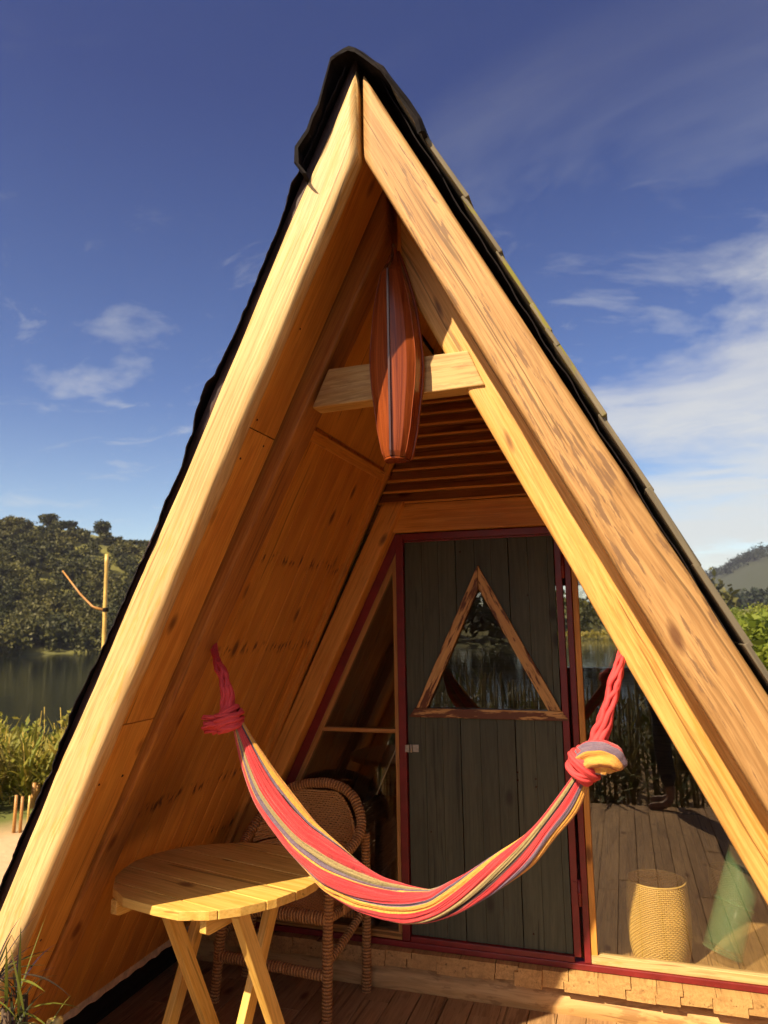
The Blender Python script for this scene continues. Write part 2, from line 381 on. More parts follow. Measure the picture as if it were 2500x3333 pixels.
for _ in range(260):                                              # wood behind the lake, through the hut and behind the camera
    ph = rnd.choice([rnd.uniform(-20, 7), rnd.uniform(120, 240)]); r = shore(((ph + 180) % 360) - 180) + rnd.uniform(5, 30)
    tree_at(((ph + 180) % 360) - 180, r, rnd.uniform(5, 9), rnd.uniform(2.2, 3.8), rnd.uniform(.1, .8))
o = leafcloud('far_shore_wood', M['forest'], C, RD, 90, .8, H, seed=3)
tag(o, 'low wood along the far lake shore, seen through and mirrored in the hut windows', 'wood', kind='stuff')
C = []; RD = []; H = []
for _ in range(620):
    ph = rnd.uniform(5.5, 42); r = rnd.uniform(250, 330); tree_at(ph, r, rnd.uniform(4, 7.5), rnd.uniform(1.8, 3.2), rnd.uniform(0, 1))
for _ in range(700):
    ph = rnd.uniform(0, 42); r = rnd.uniform(640, 830); tree_at(ph, r, rnd.uniform(6, 10), rnd.uniform(5, 9), rnd.uniform(0, 1))
o = leafcloud('conifer_wood', M['conifer'], C, RD, 80, 1.0, H, seed=4)
tag(o, 'dark conifer wood on the slopes to the right of the hut', 'wood', kind='stuff')
C = []; RD = []; H = []
for _ in range(170):
    ph = rnd.uniform(7, 40); r = rnd.uniform(22, 75); tree_at(ph, r, rnd.uniform(1.2, 2.6), rnd.uniform(.9, 2.0), rnd.uniform(.1, 1))
for _ in range(60):
    ph = rnd.uniform(7, 40); r = rnd.uniform(75, 112); tree_at(ph, r, rnd.uniform(2, 3.2), rnd.uniform(1.6, 2.6), rnd.uniform(.2, 1))
o = leafcloud('meadow_shrubs', M['bright'], C, RD, 420, .20, H, seed=5)
tag(o, 'bright green shrubs growing over the meadow beside the right roof edge', 'shrubs', kind='stuff')
C = []; RD = []; H = []
for k in range(240):                                              # pale reeds on the far bank (through the windows)
    ph = -22 + 29 * k / 240; x, y = P(ph, shore(ph) - rnd.uniform(1, 5)); C.append((x, y, -1.6)); RD.append((1.2, 1.2, .7)); H.append(rnd.uniform(.5, 1))
o = leafcloud('bank_reeds', M['weeds'], C, RD, 60, .4, H, seed=6)
tag(o, 'strip of straw coloured reeds on the far lake bank behind the hut', 'reeds', kind='stuff')

def free_tree(name, ph, r, h, w, label, leaves=500, size=.5, mat='forest', hue=.15, grp=None, trunk=.3):
    x, y = P(ph, r); z = height(x, y)
    e = empty(name, (x, y, z), label=label, cat='tree', group=grp)
    cs = [(x + rnd.uniform(-.3, .3) * w, y + rnd.uniform(-.3, .3) * w, z + h * rnd.uniform(.35, .65)) for _ in range(4)]
    leafcloud('crown', M[mat], cs, [(w * .75, w * .75, h * .36)] * 4, leaves // 4, size, [hue] * 4, e, seed=int(r * 7 + abs(ph) * 31))
    m = MB(); m.tube([(x, y, z - .3), (x + .1, y, z + h * .35), (x, y + .1, z + h * .7)], [w * .09, w * .07, w * .03], 7)
    for q in range(3):
        a = rnd.uniform(0, 6.3); m.tube([(x, y, z + h * .3), (x + math.cos(a) * w * .5, y + math.sin(a) * w * .5, z + h * .62)], [w * .04, w * .015], 5)
    m.build('trunk', M['bark'], e)
M['bark'] = plain('bark', (.09, .055, .032), .85, .4, 4, .8)
G = 'trees along the crest of the left hill'
free_tree('crest_tree', -39.55, 176, 4.2, 2.5, 'lone round dark tree standing on the grassy crest of the left hill', 800, .42, grp=G)
free_tree('crest_tree', -43.2, 172, 3.0, 2.6, 'broad dark tree at the highest left end of the hill crest', 700, .42, grp=G)
free_tree('crest_tree', -42.0, 173, 2.4, 2.0, 'small dark tree between the broad tree and the lone round tree on the crest', 600, .4, grp=G)
free_tree('crest_tree', -36.6, 178, 2.2, 1.9, 'low bushy tree on the crest right of the lone round tree', 500, .4, grp=G, hue=.5)

# weeds and corn between the hut and the lake (left), corn behind the camera
def blades(m, base, n, L, w, spread, rise, hue, droop=1.0, seg=4):
    bx, by, bz = base
    for i in range(n):
        a = rnd.uniform(0, 6.283); l = L * rnd.uniform(.6, 1.1); ux, uy = math.cos(a), math.sin(a)
        z0 = bz + rise * rnd.random(); vs = []; h = min(1, max(0, hue + rnd.gauss(0, .22))); d = rnd.random()
        sp = spread * rnd.uniform(.5, 1.2)
        for k in range(seg + 1):
            t_ = k / seg; rr = l * t_ * sp; zz = z0 + l * (t_ * (1.05 - sp * .6) - droop * .55 * t_ * t_ * sp)
            ww = w * (1 - t_) ** .6 * (.35 + .65 * min(1, t_ * 5)) / 2
            c_ = V(bx + ux * rr, by + uy * rr, zz)
            vs += [c_ + V(-uy, ux, 0) * ww, c_ - V(-uy, ux, 0) * ww]
        fs = [(2 * k, 2 * k + 1, 2 * k + 3, 2 * k + 2) for k in range(seg)]
        m.add(vs, fs, [(h, d, 0)] * len(vs), True)
m = MB()
for _ in range(1500):
    ph = rnd.uniform(-66, -34); r = rnd.uniform(8.3, 15.5); x, y = P(ph, r); z = height(x, y)
    blades(m, (x, y, z), 7, rnd.uniform(.55, .95), rnd.uniform(.035, .06), .6, .55, rnd.choice([.2, .4, .6, .9]), seg=3)
    if rnd.random() < .12: m.tube([(x, y, z), (x + rnd.uniform(-.15, .15), y, z + rnd.uniform(.7, 1.15))], .006, 3)
o = m.build('lakeside_weeds', M['weeds']); tag(o, 'yellow green weeds and young corn growing between the hut and the lake', 'weeds', kind='stuff')
m = MB()
for _ in range(760):
    ph = rnd.uniform(105, 255); x, y = rnd.uniform(-5, 7), rnd.uniform(-2.5, -7.5)
    z = -.5; h = rnd.uniform(.9, 1.45)
    m.tube([(x, y, z), (x + rnd.uniform(-.08, .08), y, z + h)], .011, 4)
    blades(m, (x, y, z + .25), 8, rnd.uniform(.5, .8), .05, .75, h - .55, rnd.choice([.1, .3, .5, .9]), 1.2)
for _ in range(220):
    x, y = rnd.uniform(1.5, 3.4), rnd.uniform(-2.2, -.3)
    blades(m, (x, y, -.5), 7, rnd.uniform(.35, .6), .03, .7, .2, rnd.choice([.1, .3, .5]), 1.2)
o = m.build('corn_patch', M['corn']); tag(o, 'dark corn and weeds at the end of the deck, mirrored in the hut glass', 'corn', kind='stuff')

C = []; RD = []; H = []
for _ in range(330):
    ph = rnd.uniform(-66, -34); r = rnd.uniform(8.5, 14.5); x, y = P(ph, r); C.append((x, y, height(x, y) + rnd.uniform(.25, .8))); RD.append((.28, .28, .30)); H.append(rnd.uniform(.0, .8))
o = leafcloud('leafy_weeds', M['weeds'], C, RD, 70, .055, H, seed=12)
tag(o, 'broad leaved yellow green plants growing among the lakeside weeds', 'weeds', kind='stuff')
# small island bush at the left
C = [(P(-46.5, 19)[0], P(-46.5, 19)[1], -1.35)]
e = empty('water_bush', (C[0][0], C[0][1], -2.2), label='low green bush standing in the lake at the left picture edge', cat='bush')
leafcloud('foliage', M['bright'], C, [(.55, .55, .4)], 500, .09, [.4], e, seed=9)
m = MB(); m.tube([(C[0][0], C[0][1], -2.5), (C[0][0], C[0][1], -1.4)], [.05, .02], 6); m.build('stem', M['bark'], e)

# bamboo pole with a side branch, stakes
e = empty('bamboo_pole', (-5.67, 6, -.5), label='upright yellow bamboo pole with a bent side branch, in front of the lake', cat='pole')
m = MB(); n = 26; m.tube([(-5.67 - .02 * k / n, 6, -.5 + 3.086 * k / n) for k in range(n + 1)], lambda i, a: .032 + (.004 if i % 5 == 0 else 0) - .008 * i / n, 8); m.build('cane', M['bamboo'], e)
m = MB(); m.tube([(-5.70, 5.98, 1.87), (-5.85, 5.97, 1.91), (-6.05, 5.96, 2.08), (-6.34, 5.95, 2.39)], [.018, .016, .014, .010], 6); m.build('branch', M['frame'], e)
m = MB()
for k in range(4): m.tube([(-5.675 + .034 * math.cos(a * .7), 6 + .034 * math.sin(a * .7), 1.85 + k * .013) for a in range(10)], .006, 4)
m.build('binding', M['felt'], e)
sl = [((-5.69, 4.70), .39, .018, 'pale straight stake at the left end of the row by the sand'), ((-5.625, 4.72), .375, .017, 'reddish stake, second in the row by the sand'),
      ((-5.70, 4.90), .34, .013, 'thin stake third in the row, close to the roof edge'), ((-6.30, 5.6), .30, .028, 'tall thick weathered post behind the row of stakes'),
      ((-6.43, 5.8), .26, .028, 'second thick post behind the stakes, nearest the roof edge')]
for (x, y), h, rr, lab in sl:
    m = MB(); m.tube([(x, y, -.55), (x + .005, y, -.5 + h * .5), (x + .012, y, -.5 + h)], [rr, rr * .95, rr * .9], 8)
    o = m.build('wooden_stake', M['frame'] if rr > .016 else M['bamboo']); tag(o, lab, 'stake', 'stakes beside the sandy path')

# ------------------------------------------------------------------ the hut
HUT = empty('timber_hut', (0, 0, 0), label='small pale timber A-frame hut with open porch and green door', cat='hut')
def superell(n, e):
    out = []
    for k in range(n):
        a = 2 * math.pi * (k + .5) / n; c_, s_ = math.cos(a), math.sin(a)
        out.append((math.copysign(abs(c_) ** (2 / e), c_), math.copysign(abs(s_) ** (2 / e), s_)))
    return out
def rafter(name, mat, side, co, ko, ci, ki, y0, y1, zb, x0=0., e=8, n=24, seg=70, wob=.004, cut=None, hew=.0, seed=0):
    """side -1 left / +1 right. outer line z=co-ko*|x|, inner z=ci-ki*|x| (k positive); mitred at x0"""
    sec = superell(n, e); secs = []; gs = []; off = V(rnd.uniform(0, 30), rnd.uniform(0, 30), rnd.uniform(0, 30))
    ax = V(side * -1, 0, ki).normalized()
    for i in range(seg + 1):
        t_ = i / seg
        def pt(c_, k_):
            ztop = c_ - k_ * abs(x0) if cut is None else cut
            z = zb + (ztop - zb) * t_; x = side * (c_ - z) / k_
            return V(x, 0, z)
        po = pt(co, ko); pi = pt(ci, ki)
        mid = (po + pi) / 2; hv = (po - pi) / 2; row = []; gr = []
        for (a, b) in sec:
            w1 = 1 + wob / hv.length * fbm(t_ * 9 + seed, a * .7, b * .7 + seed) * 1.6
            if hew: w1 += hew / hv.length * noise.noise(V(t_ * 26 + seed, a * 3, b * 3))
            p = mid + hv * a * w1; yy = (y0 + y1) / 2 + (y1 - y0) / 2 * b * (1 + wob * 6 * fbm(t_ * 12, b, a + seed))
            p = V(p.x + (x0 if True else 0), yy, p.z); row.append(p)
            gr.append((a * hv.length + off.x, yy + off.y, (mid.dot(ax)) + off.z))
        secs.append(row); gs.append(gr)
    m = MB(); m.sweep(secs, gs, True, True); m.build(name, mat, HUT)
    return m
# front pair: round hewn log on the left, flat hewn board on the right
rafter('rafter', M['hewn'], -1, 3.310, 2.13, 3.030, 2.108, -.014, .052, -.45, -.010, e=4.5, n=44, wob=.006, hew=.005, seed=1)
rafter('facing_strip', M['lining'], -1, 3.33, 2.13, 3.105, 2.13, .054, .082, -.45, -.010, e=10, n=16, wob=.002, seed=2)
M['barge'] = wood('dark_edge_plank', (.085, .045, .040), (.040, .022, .024), .2, .5, 0, .6)
rafter('barge_strip', M['barge'], -1, 3.385, 2.13, 3.295, 2.13, .006, .16, -.45, -.010, e=10, n=12, wob=.0015, seed=3)
rafter('rafter', M['board'], 1, 3.312, 1.92, 3.045, 1.94, 0., .11, -.45, -.02, e=9, n=32, wob=.004, hew=.0025, seed=5)
# second pair
rafter('rafter', M['beam2'], -1, 3.237, 1.975, 3.021, 1.96, .36, .49, -.02, -.025, e=10, n=24, wob=.003, seed=9)
rafter('rafter', M['beam'], 1, 3.22, 1.975, 2.848, 1.972, .36, .48, -.02, -.025, e=10, n=24, wob=.002, seed=13)
# third pair, against the glazed wall
rafter('rafter', M['trim'], -1, 3.26, 2.03, 3.03, 2.03, 1.60, 1.70, .18, 0, e=12, n=16, wob=.0015, cut=2.275, seed=17)
rafter('rafter', M['trim'], 1, 3.26, 1.97, 3.02, 1.97, 1.60, 1.70, .18, 0, e=12, n=16, wob=.0015, cut=2.275, seed=19)
# collar beam on the second pair
m = MB(); ys = .352
cp = [(-.318, 2.398), (.262, 2.409), (.213, 2.528), (-.258, 2.526)]
m.prism([(x, ys, z) for x, z in cp], (0, .075, 0), (1, 0, .05)); m.build('collar_beam', M['collar'], HUT, bevel=.004)

# soffit lining between first and second frames (left), roof lining behind
def strips(name, mat, quad_fn, edges, w0, w1, th, axis_fn, gap=.0015, bev=.0, parent=None):
    m = MB()
    for i in range(len(edges) - 1):
        a = edges[i] + gap / 2; b = edges[i + 1] - gap / 2
        P4 = [quad_fn(a, w0(a) if callable(w0) else w0), quad_fn(b, w0(b) if callable(w0) else w0), quad_fn(b, w1(b) if callable(w1) else w1), quad_fn(a, w1(a) if callable(w1) else w1)]
        m.prism(P4, axis_fn() * th, P4[3] - P4[0])
    return m.build(name, mat, parent or HUT, bevel=bev)
def planeL(c, k, off=0): return lambda y, z: V(-(c - z) / k, y, z)
def planeR(c, k): return lambda y, z: V((c - z) / k, y, z)
nL = V(-2.13, 0, 1).normalized(); nR = V(2.0, 0, 1).normalized()
# porch soffit: y .10-.36, sits inside the roof plane; butt joint at z 2.28
f = planeL(3.245, 2.08)
m = MB()
for z0, z1 in ((.0, 1.38), (1.383, 2.30), (2.303, 3.235)):
    m.prism([f(.102, z0), f(.351, z0), f(.351, z1), f(.102, z1)], V(-2.08, 0, 1).normalized() * .02, (1, 0, 2.08))
m.build('soffit_board', M['lining'], HUT, bevel=.0015)
f = planeR(3.20, 1.99)
m = MB(); m.prism([f(.105, .0), f(.365, .0), f(.365, 3.19), f(.105, 3.19)], V(2, 0, 1).normalized() * .02, (-1, 0, 2)); m.build('soffit_board', M['lining'], HUT)
# left lining behind the second frame: plywood above, tongue boards with knots below
f = planeL(3.42, 2.13)
m = MB()
m.prism([f(.37, 2.44), f(1.69, 2.44), f(1.69, 3.41), f(.37, 3.41)], nL * .018, (1, 0, 2.13))
m.build('roof_lining', M['lining2'], HUT)
ed = [.37, .56, .73, .86, .98, 1.09, 1.19, 1.29, 1.40, 1.52, 1.69]
m = MB()
offb = V(5.2, 3.3, 8.4)
for a, b in zip(ed[:-1], ed[1:]):
    P4 = [f(a + .0022, .215), f(b - .0022, .215), f(b - .0022, 2.438), f(a + .0022, 2.438)]
    m.prism(P4, nL * .018, (1, 0, 2.13), off=V(rnd.uniform(0, 30), 3.3, 8.4))
m.build('roof_lining', M['rows'], HUT, bevel=.002)
# ledge strip (cleat) across the lining, batten beside the third rafter
m = MB(); a0 = f(.47, 2.385) - nL * .0; b0 = f(1.68, 2.385); up = V(1, 0, 2.13).normalized()
m.prism([a0, a0 + up * .045, b0 + up * .045, b0], -nL * .016, (0, 1, 0)); m.build('cleat', M['trim'], HUT, bevel=.002)
m = MB(); a0 = f(1.56, .22); b0 = f(1.56, 3.3)
m.prism([a0, a0 + V(0, .05, 0), b0 + V(0, .05, 0), b0], -nL * .022, up); m.build('batten', M['trim'], HUT, bevel=.002)
# right lining and lining inside the room
f2 = planeR(3.325, 2.0)
m = MB()
for k in range(12):
    a = .37 + k * .11; b = a + .1085 if k < 11 else 1.69
    m.prism([f2(a, .2), f2(b, .2), f2(b, 3.34), f2(a, 3.34)], nR * .018, (-1, 0, 2))
m.build('roof_lining', M['lining'], HUT)
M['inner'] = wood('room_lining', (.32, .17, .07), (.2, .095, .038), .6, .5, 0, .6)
m = MB()
for k in range(18):
    a = 1.70 + k * .156; b = a + .154
    m.prism([f(a, .15), f(b, .15), f(b, 3.41), f(a, 3.41)], nL * .018, (1, 0, 2.13))
    m.prism([f2(a, .15), f2(b, .15), f2(b, 3.34), f2(a, 3.34)], nR * .018, (-1, 0, 2))
m.build('room_lining', M['inner'], HUT)
m = MB()
for yy in (2.6, 3.6):
    for s_, ff, nn in ((-1, f, nL), (1, f2, nR)):
        a0 = ff(yy, .2); b0 = ff(yy, 3.2); m.prism([a0, a0 + V(0, .09, 0), b0 + V(0, .09, 0), b0], -nn * .11, b0 - a0)
m.build('room_rafter', M['inner'], HUT)

# roof covering: weathered planks on the right, felt on the left, ridge cap
m = MB(); zs = [3.19, 2.96, 2.80, 2.63, 2.47, 2.40, 2.36, 2.17, 1.98, 1.80, 1.62, 1.45, 1.27, 1.10, .92, .7, .4, .1, -.42]
for k in range(len(zs) - 1):
    z1, z0 = zs[k] + .012, zs[k + 1] + .001; o1 = rnd.uniform(-.001, .001); o0 = rnd.uniform(.002, .008)
    ys_ = -.016 + rnd.uniform(-.016, .008); g0 = planeR(3.372, 2.0)
    P4 = [g0(ys_, z0) + nR * o0, g0(4.7, z0) + nR * o0, g0(4.7, z1) + nR * o1, g0(ys_ + rnd.uniform(-.004, .004), z1) + nR * o1]
    m.prism(P4, nR * rnd.uniform(.010, .015), (-1, 0, 2), up=(0, 1, 0))
m.build('roof_plank', M['mossy'], HUT, bevel=.002)
def sheet(name, mat, side, c, k, y0f, zs_, thick, bulge, ylast=4.7, parent=None, far=None):
    """felt sheet with a crumpled front edge: rows down the slope, columns into the depth"""
    ys2 = [0, .012, .03, .07, .16, .4, 1.2, 2.6, ylast]
    top = []; n_ = V(side * k, 0, 1).normalized(); mm = MB()
    for z in zs_:
        row = []
        for j, yy in enumerate(ys2):
            cc_ = c if far is None else c + (far - c) * min(1, j / 5); x = side * (cc_ - z) / k
            b = bulge(z) * (1 if j < 5 else .4) * (1 - j * .06); wv_ = .006 * fbm(z * 9, yy * 4, 3)
            y = y0f(z) if j == 0 else y0f(z) + yy if j < 5 else yy
            row.append(V(x, y, z) + n_ * (b + wv_))
        top.append(row)
    secs = [r_ + [p - n_ * thick for p in r_[::-1]] for r_ in top]
    mm.sweep(secs, secs, True, True); return mm.build(name, mat, parent or HUT)
zl = [3.27 - i * (3.27 + .45) / 170 for i in range(171)]
fz = [(3.4, .005), (2.984, .018), (2.951, .024), (2.80, .006), (2.759, .004), (2.651, .008), (2.54, .002), (2.503, .001), (2.44, .010), (2.39, .026), (2.35, .030), (2.339, .027), (2.325, .020), (2.275, .014), (2.262, .006), (2.157, -.004), (1.924, -.010), (1.855, -.006), (1.80, -.004), (1.641, .0), (1.56, .006), (1.495, .012), (1.43, .013), (1.404, .001), (1.301, .001), (1.19, .005), (.9, .002), (.4, .004), (-.6, .003)]
def bg(z):
    for (z1, v1), (z0, v0) in zip(fz[:-1], fz[1:]):
        if z0 <= z <= z1: return v0 + (v1 - v0) * (z - z0) / (z1 - z0) + .0022 * fbm(z * 30, 6) + .002 * fbm(z * 9, 3)
    return 0
sheet('roofing_felt', M['felt'], -1, 3.368, 2.13, lambda z: -.020 + .010 * fbm(z * 7, 1) + .005 * fbm(z * 31, 5), [3.29 - i * 3.74 / 420 for i in range(421)], .003, bg, far=3.475)
sheet('roofing_felt', M['felt'], 1, 3.352, 2.0, lambda z: .035 + .004 * fbm(z * 7, 8), zl, .003, lambda z: .001 + .001 * fbm(z * 8, 4), far=3.362)
# crumpled ridge cap
outl = [(-.175, 2.965), (-.200, 3.005), (-.195, 3.055), (-.158, 3.100), (-.142, 3.14), (-.124, 3.174), (-.105, 3.237), (-.080, 3.305), (-.066, 3.322), (-.045, 3.332), (-.028, 3.334), (-.006, 3.322), (.018, 3.297), (.052, 3.266), (.078, 3.24), (.101, 3.204), (.153, 3.113), (.182, 3.048), (.196, 3.015)]
mm = MB(); secs = []
pts = []
for i in range(len(outl) - 1):
    pts.append(V(*outl[i]))
pts.append(V(*outl[-1]))
cen = V(-.02, 2.9)
for j, yy in enumerate([-.055, -.045, -.02, .02, .10, .25, .6, 1.4, 2.8, 4.75]):
    row = []
    for i, p in enumerate(pts):
        dd = (p - cen).normalized(); q = p + dd * ((.009 if j < 5 else .003) * fbm(i * 1.3, yy * 9) + (.004 if j > 2 else 0)); q = q - dd * (.010 if j < 1 else 0)
        row.append(V(q.x, yy + .012 * fbm(i * .35, 3) * (1 if j < 5 else 0), q.y))
    inn = [p - (V(p.x - cen.x, 0, p.z - cen.y)).normalized() * .012 for p in row]
    secs.append(row + inn[::-1])
mm.sweep(secs, secs, True, False); M['cap'] = plain('ridge_felt', (.009, .007, .008), .9, .5, 14, .7, bd=.012, spec=.12); mm.build('ridge_cap', M['cap'], HUT)

# bottom of the left lining: ragged pale edge strip, black plastic below it
m = MB(); secs = []; gs = []
for i in range(90):
    y = .36 + i * 1.32 / 89; w = .012 + .005 * fbm(y * 14, 2) + .003 * math.sin(y * 60)
    b = f(y, .212); row = [b + V(.002, 0, .008 + w * .5), b + V(-.016, 0, .004 + w * .5), b + V(-.016, 0, -.008 - w * .3), b + V(.008, 0, -.008 - w)]
    secs.append(row); gs.append([(p.x, p.z, p.y) for p in row])
m.sweep(secs, gs, True, False); m.build('edge_strip', M['strand'], HUT)
m = MB(); secs = []
for i in range(30):
    y = -.3 + i * .075; secs.append([V(-1.66, y, .012 + .006 * fbm(y * 5, 1)), V(-1.8, y, -.02 + .01 * fbm(y * 6, 4)), V(-2.15, y, -.12 + .02 * fbm(y * 3, 7)), V(-2.15, y, -.16), V(-1.66, y, -.04)])
m.sweep(secs, secs, True, True); m.build('damp_sheet', M['plastic'], HUT)

# ---- glazed wall at y = 1.7
HDR = MB(); HDR.prism([(-.472, 1.642, 2.127), (.60, 1.642, 2.124), (.55, 1.642, 2.264), (-.405, 1.642, 2.266)], (0, .045, 0), (1, 0, 0)); HDR.build('header_board', M['lining'], HUT, bevel=.002)
m = MB()
for k in range(17):
    z0 = 2.268 + k * .0555; z1 = z0 + .062
    if z0 > 3.25: break
    xl = -(3.40 - z0) / 2.13 + .012; xr = (3.36 - z0) / 2.0 - .012; xl1 = -(3.40 - z1) / 2.13 + .012; xr1 = (3.36 - z1) / 2.0 - .012
    if xr1 - xl1 < .03: break
    y0 = 1.628 + rnd.uniform(-.003, .003)
    # a clapboard: thick lower lip, thin top, leaning back
    vsx = []
    for (xa, za, ya, yb) in ((xl, z0 + rnd.uniform(-.002, .002), y0, 1.672), (xl1, z1, y0 + .034, 1.672)):
        vsx.append((V(xa, ya, za), V(xa, yb, za)))
    xb = (xr, xr1); A = vsx[0][0]; B = vsx[0][1]; Cc = vsx[1][1]; D = vsx[1][0]
    dx0 = V(xr - xl, 0, rnd.uniform(-.004, .004)); dx1 = V(xr1 - xl1, 0, dx0.z)
    vv = [A, B, Cc, D, A + dx0, B + dx0, Cc + dx1, D + dx1]; gf = m.gfun((1, 0, 0))
    m.add(vv, [(0, 3, 2, 1), (4, 5, 6, 7), (0, 4, 7, 3), (3, 7, 6, 2), (2, 6, 5, 1), (1, 5, 4, 0)], [gf(p) for p in vv])
m.build('gable_board', M['louvre'], HUT, bevel=.0015)
m = MB()
for k in range(17):
    z0 = 2.268 + k * .0555; xl = -(3.40 - z0) / 2.13 + .016; xr = (3.36 - z0) / 2.0 - .016
    if xr - xl < .06: break
    m.box(((xl + xr) / 2, 1.626, z0 + .004), (xr - xl, .010, .011), (1, 0, 0))
m.build('gable_lit_lip', M['trim'], HUT, bevel=.002)  # lighter bars stand in for bounce light on the board lips
# backing of the gable
m = MB(); m.prism([(-.60, 1.68, 2.13), (.62, 1.68, 2.13), (.0, 1.68, 3.36), (-.02, 1.68, 3.36)], (0, .012, 0), (1, 0, 0)); m.build('gable_backing', M['louvre'], HUT)
# red steel frame: jambs, head, sill, sloping members
m = MB(); Y0 = 1.685; T = .05
def rbar(x0, x1, z0, z1, y=Y0, t=T): m.box(((x0 + x1) / 2, y + t / 2, (z0 + z1) / 2), (x1 - x0, t, z1 - z0))
rbar(-.447, -.409, .212, 2.122); rbar(.377, .405, .212, 2.122); rbar(-.409, .377, 2.088, 2.122)
m.build('door_frame', M['red'], HUT, bevel=.003)
m = MB()
rbar(-1.56, 1.62, .184, .210, 1.68, .06)
m.build('sill_rail', M['red'], HUT, bevel=.003)
m = MB()
m.prism([(-.447, Y0, 2.03), (-.447, Y0, 2.123), (-1.385, Y0, .212), (-1.335, Y0, .212)], (0, T, 0), (0, 0, 1))
m.prism([(.405, Y0, 2.03), (.405, Y0, 2.16), (1.40, Y0, .212), (1.35, Y0, .212)], (0, T, 0), (0, 0, 1))
m.build('raking_frame', M['red'], HUT, bevel=.002)
# wooden glazing beads
m = MB(); y = 1.692; t_ = .036
m.prism([(-.467, y, .245), (-.4475, y, .245), (-.4475, y, 2.03), (-.467, y, 1.99)], (0, t_, 0), (0, 0, 1))
m.build('glazing_bead', M['frame'], HUT, bevel=.002)
m = MB(); m.prism([(-.467, y, 1.99), (-.467, y, 1.93), (-1.293, y, .245), (-1.330, y, .245)], (0, t_, 0), (1, 0, 2)); m.build('glazing_bead', M['frame'], HUT, bevel=.002)
m = MB(); m.box((-.66, y + t_ / 2 + .002, 1.156), (.385, t_, .020), (1, 0, 0)); m.build('glazing_bar', M['frame'], HUT, bevel=.002)
m = MB(); m.box((-.90, y + t_ / 2, .2285), (.90, t_ + .004, .033), (1, 0, 0)); m.build('glazing_bead', M['frame'], HUT, bevel=.002)
m = MB(); m.box((.4195, y + t_ / 2, 1.15), (.026, t_, 1.87), (0, 0, 1)); m.build('glazing_bead', M['trim'], HUT, bevel=.002)
m = MB(); m.box((.955, y + t_ / 2, .2285), (1.10, t_ + .004, .035), (1, 0, 0)); m.build('glazing_bead', M['hewn'], HUT, bevel=.002)
m = MB(); m.prism([(.433, y, 2.05), (.433, y, 1.98), (1.31, y, .246), (1.345, y, .246)], (0, t_, 0), (-1, 0, 2)); m.build('glazing_bead', M['frame'], HUT, bevel=.002)
# panes
def pane(poly, parent=None, y=1.712):
    m = MB(); pts = [(x, y, z) for x, z in poly]; m.add(pts, [tuple(range(len(pts)))], pts); return m.build('window_pane', M['glass'], parent or HUT)
pane([(-.4665, .245), (-.4665, 1.145), (-.850, 1.145), (-1.293, .245)])
pane([(-.4665, 1.167), (-.4665, 1.93), (-.840, 1.167)])
pane([(.4325, .246), (.4325, 1.98), (1.31, .246)], y=1.714)

# door
D = bpy.data.objects  # noqa
DO = empty('door', (0, 1.7, 0)); DO.parent = HUT; DO['label'] = 'grey green plank door with a triangular window and red steel edges'
ax_, az = -.030, 1.87; bl, br, zb_ = -.335, .300, 1.27                  # glass triangle
m = MB(); e0 = -.404; w_ = .0873; k = 0
kl = (az - zb_) / (ax_ - bl); kr = (az - zb_) / (br - ax_)
edges = []
x = e0
while x < .333:
    ww = w_ * rnd.uniform(.92, 1.08); x1 = min(.333, x + ww); gap = .0045 if k % 3 == 2 else .0014
    if .333 - x1 < .03: x1 = .333
    edges.append((x, x1 - gap)); x = x1; k += 1
offs = None
for i, (a, b) in enumerate(edges):
    if i % 3 == 0: offs = V(rnd.uniform(0, 30), rnd.uniform(0, 30), rnd.uniform(0, 30))
    strip = [(a, .236), (b, .236), (b, 2.086), (a, 2.086)]
    parts = [clip(strip, 0, zb_, 0, -1)]
    topp = clip(strip, 0, zb_, 0, 1)
    l = clip(clip(topp, ax_, az, -kl, 1), ax_, 0, -1, 0); r_ = clip(clip(topp, ax_, az, kr, 1), ax_, 0, 1, 0)
    parts += [l, r_]
    yj = rnd.uniform(0, .0015)
    for q in parts:
        if len(q) >= 3: m.prism([(px, 1.702 + yj, pz) for px, pz in q], (0, .03, 0), (0, 0, 1), off=offs)
m.build('door_leaf', M['door'], DO, bevel=.0015)
m = MB()
m.box((.349, 1.705, 1.16), (.030, .045, 1.85)); m.box((-.035, 1.705, .223), (.74, .045, .024)); m.box((-.035, 1.705, 2.0925 - .010), (.74, .035, .008))
m.build('door_edge', M['red'], DO, bevel=.002)
# scorched wooden triangle around the window
m = MB(); bw = .036
def tri_bar(p, q, inn, w):  # bar polygon from outer line p-q offset towards inn by w
    pass
m.prism([(-.033, 1.684, 1.950), (-.033, 1.684, 1.838), (-.300, 1.684, 1.2715), (-.356, 1.684, 1.2715)], (0, .019, 0), (1, 0, 2.1))
m.prism([(-.0315, 1.684, 1.950), (.330, 1.684, 1.2715), (.272, 1.684, 1.2715), (-.0315, 1.684, 1.838)], (0, .019, 0), (-1, 0, 2))
m.prism([(-.392, 1.681, 1.228), (-.362, 1.681, 1.270), (.336, 1.681, 1.270), (.366, 1.681, 1.228)], (0, .022, 0), (1, 0, 0))
m.build('window_surround', M['burnt'], DO, bevel=.002)
pane([(ax_, az), (bl, zb_), (br, zb_)], DO, 1.712)
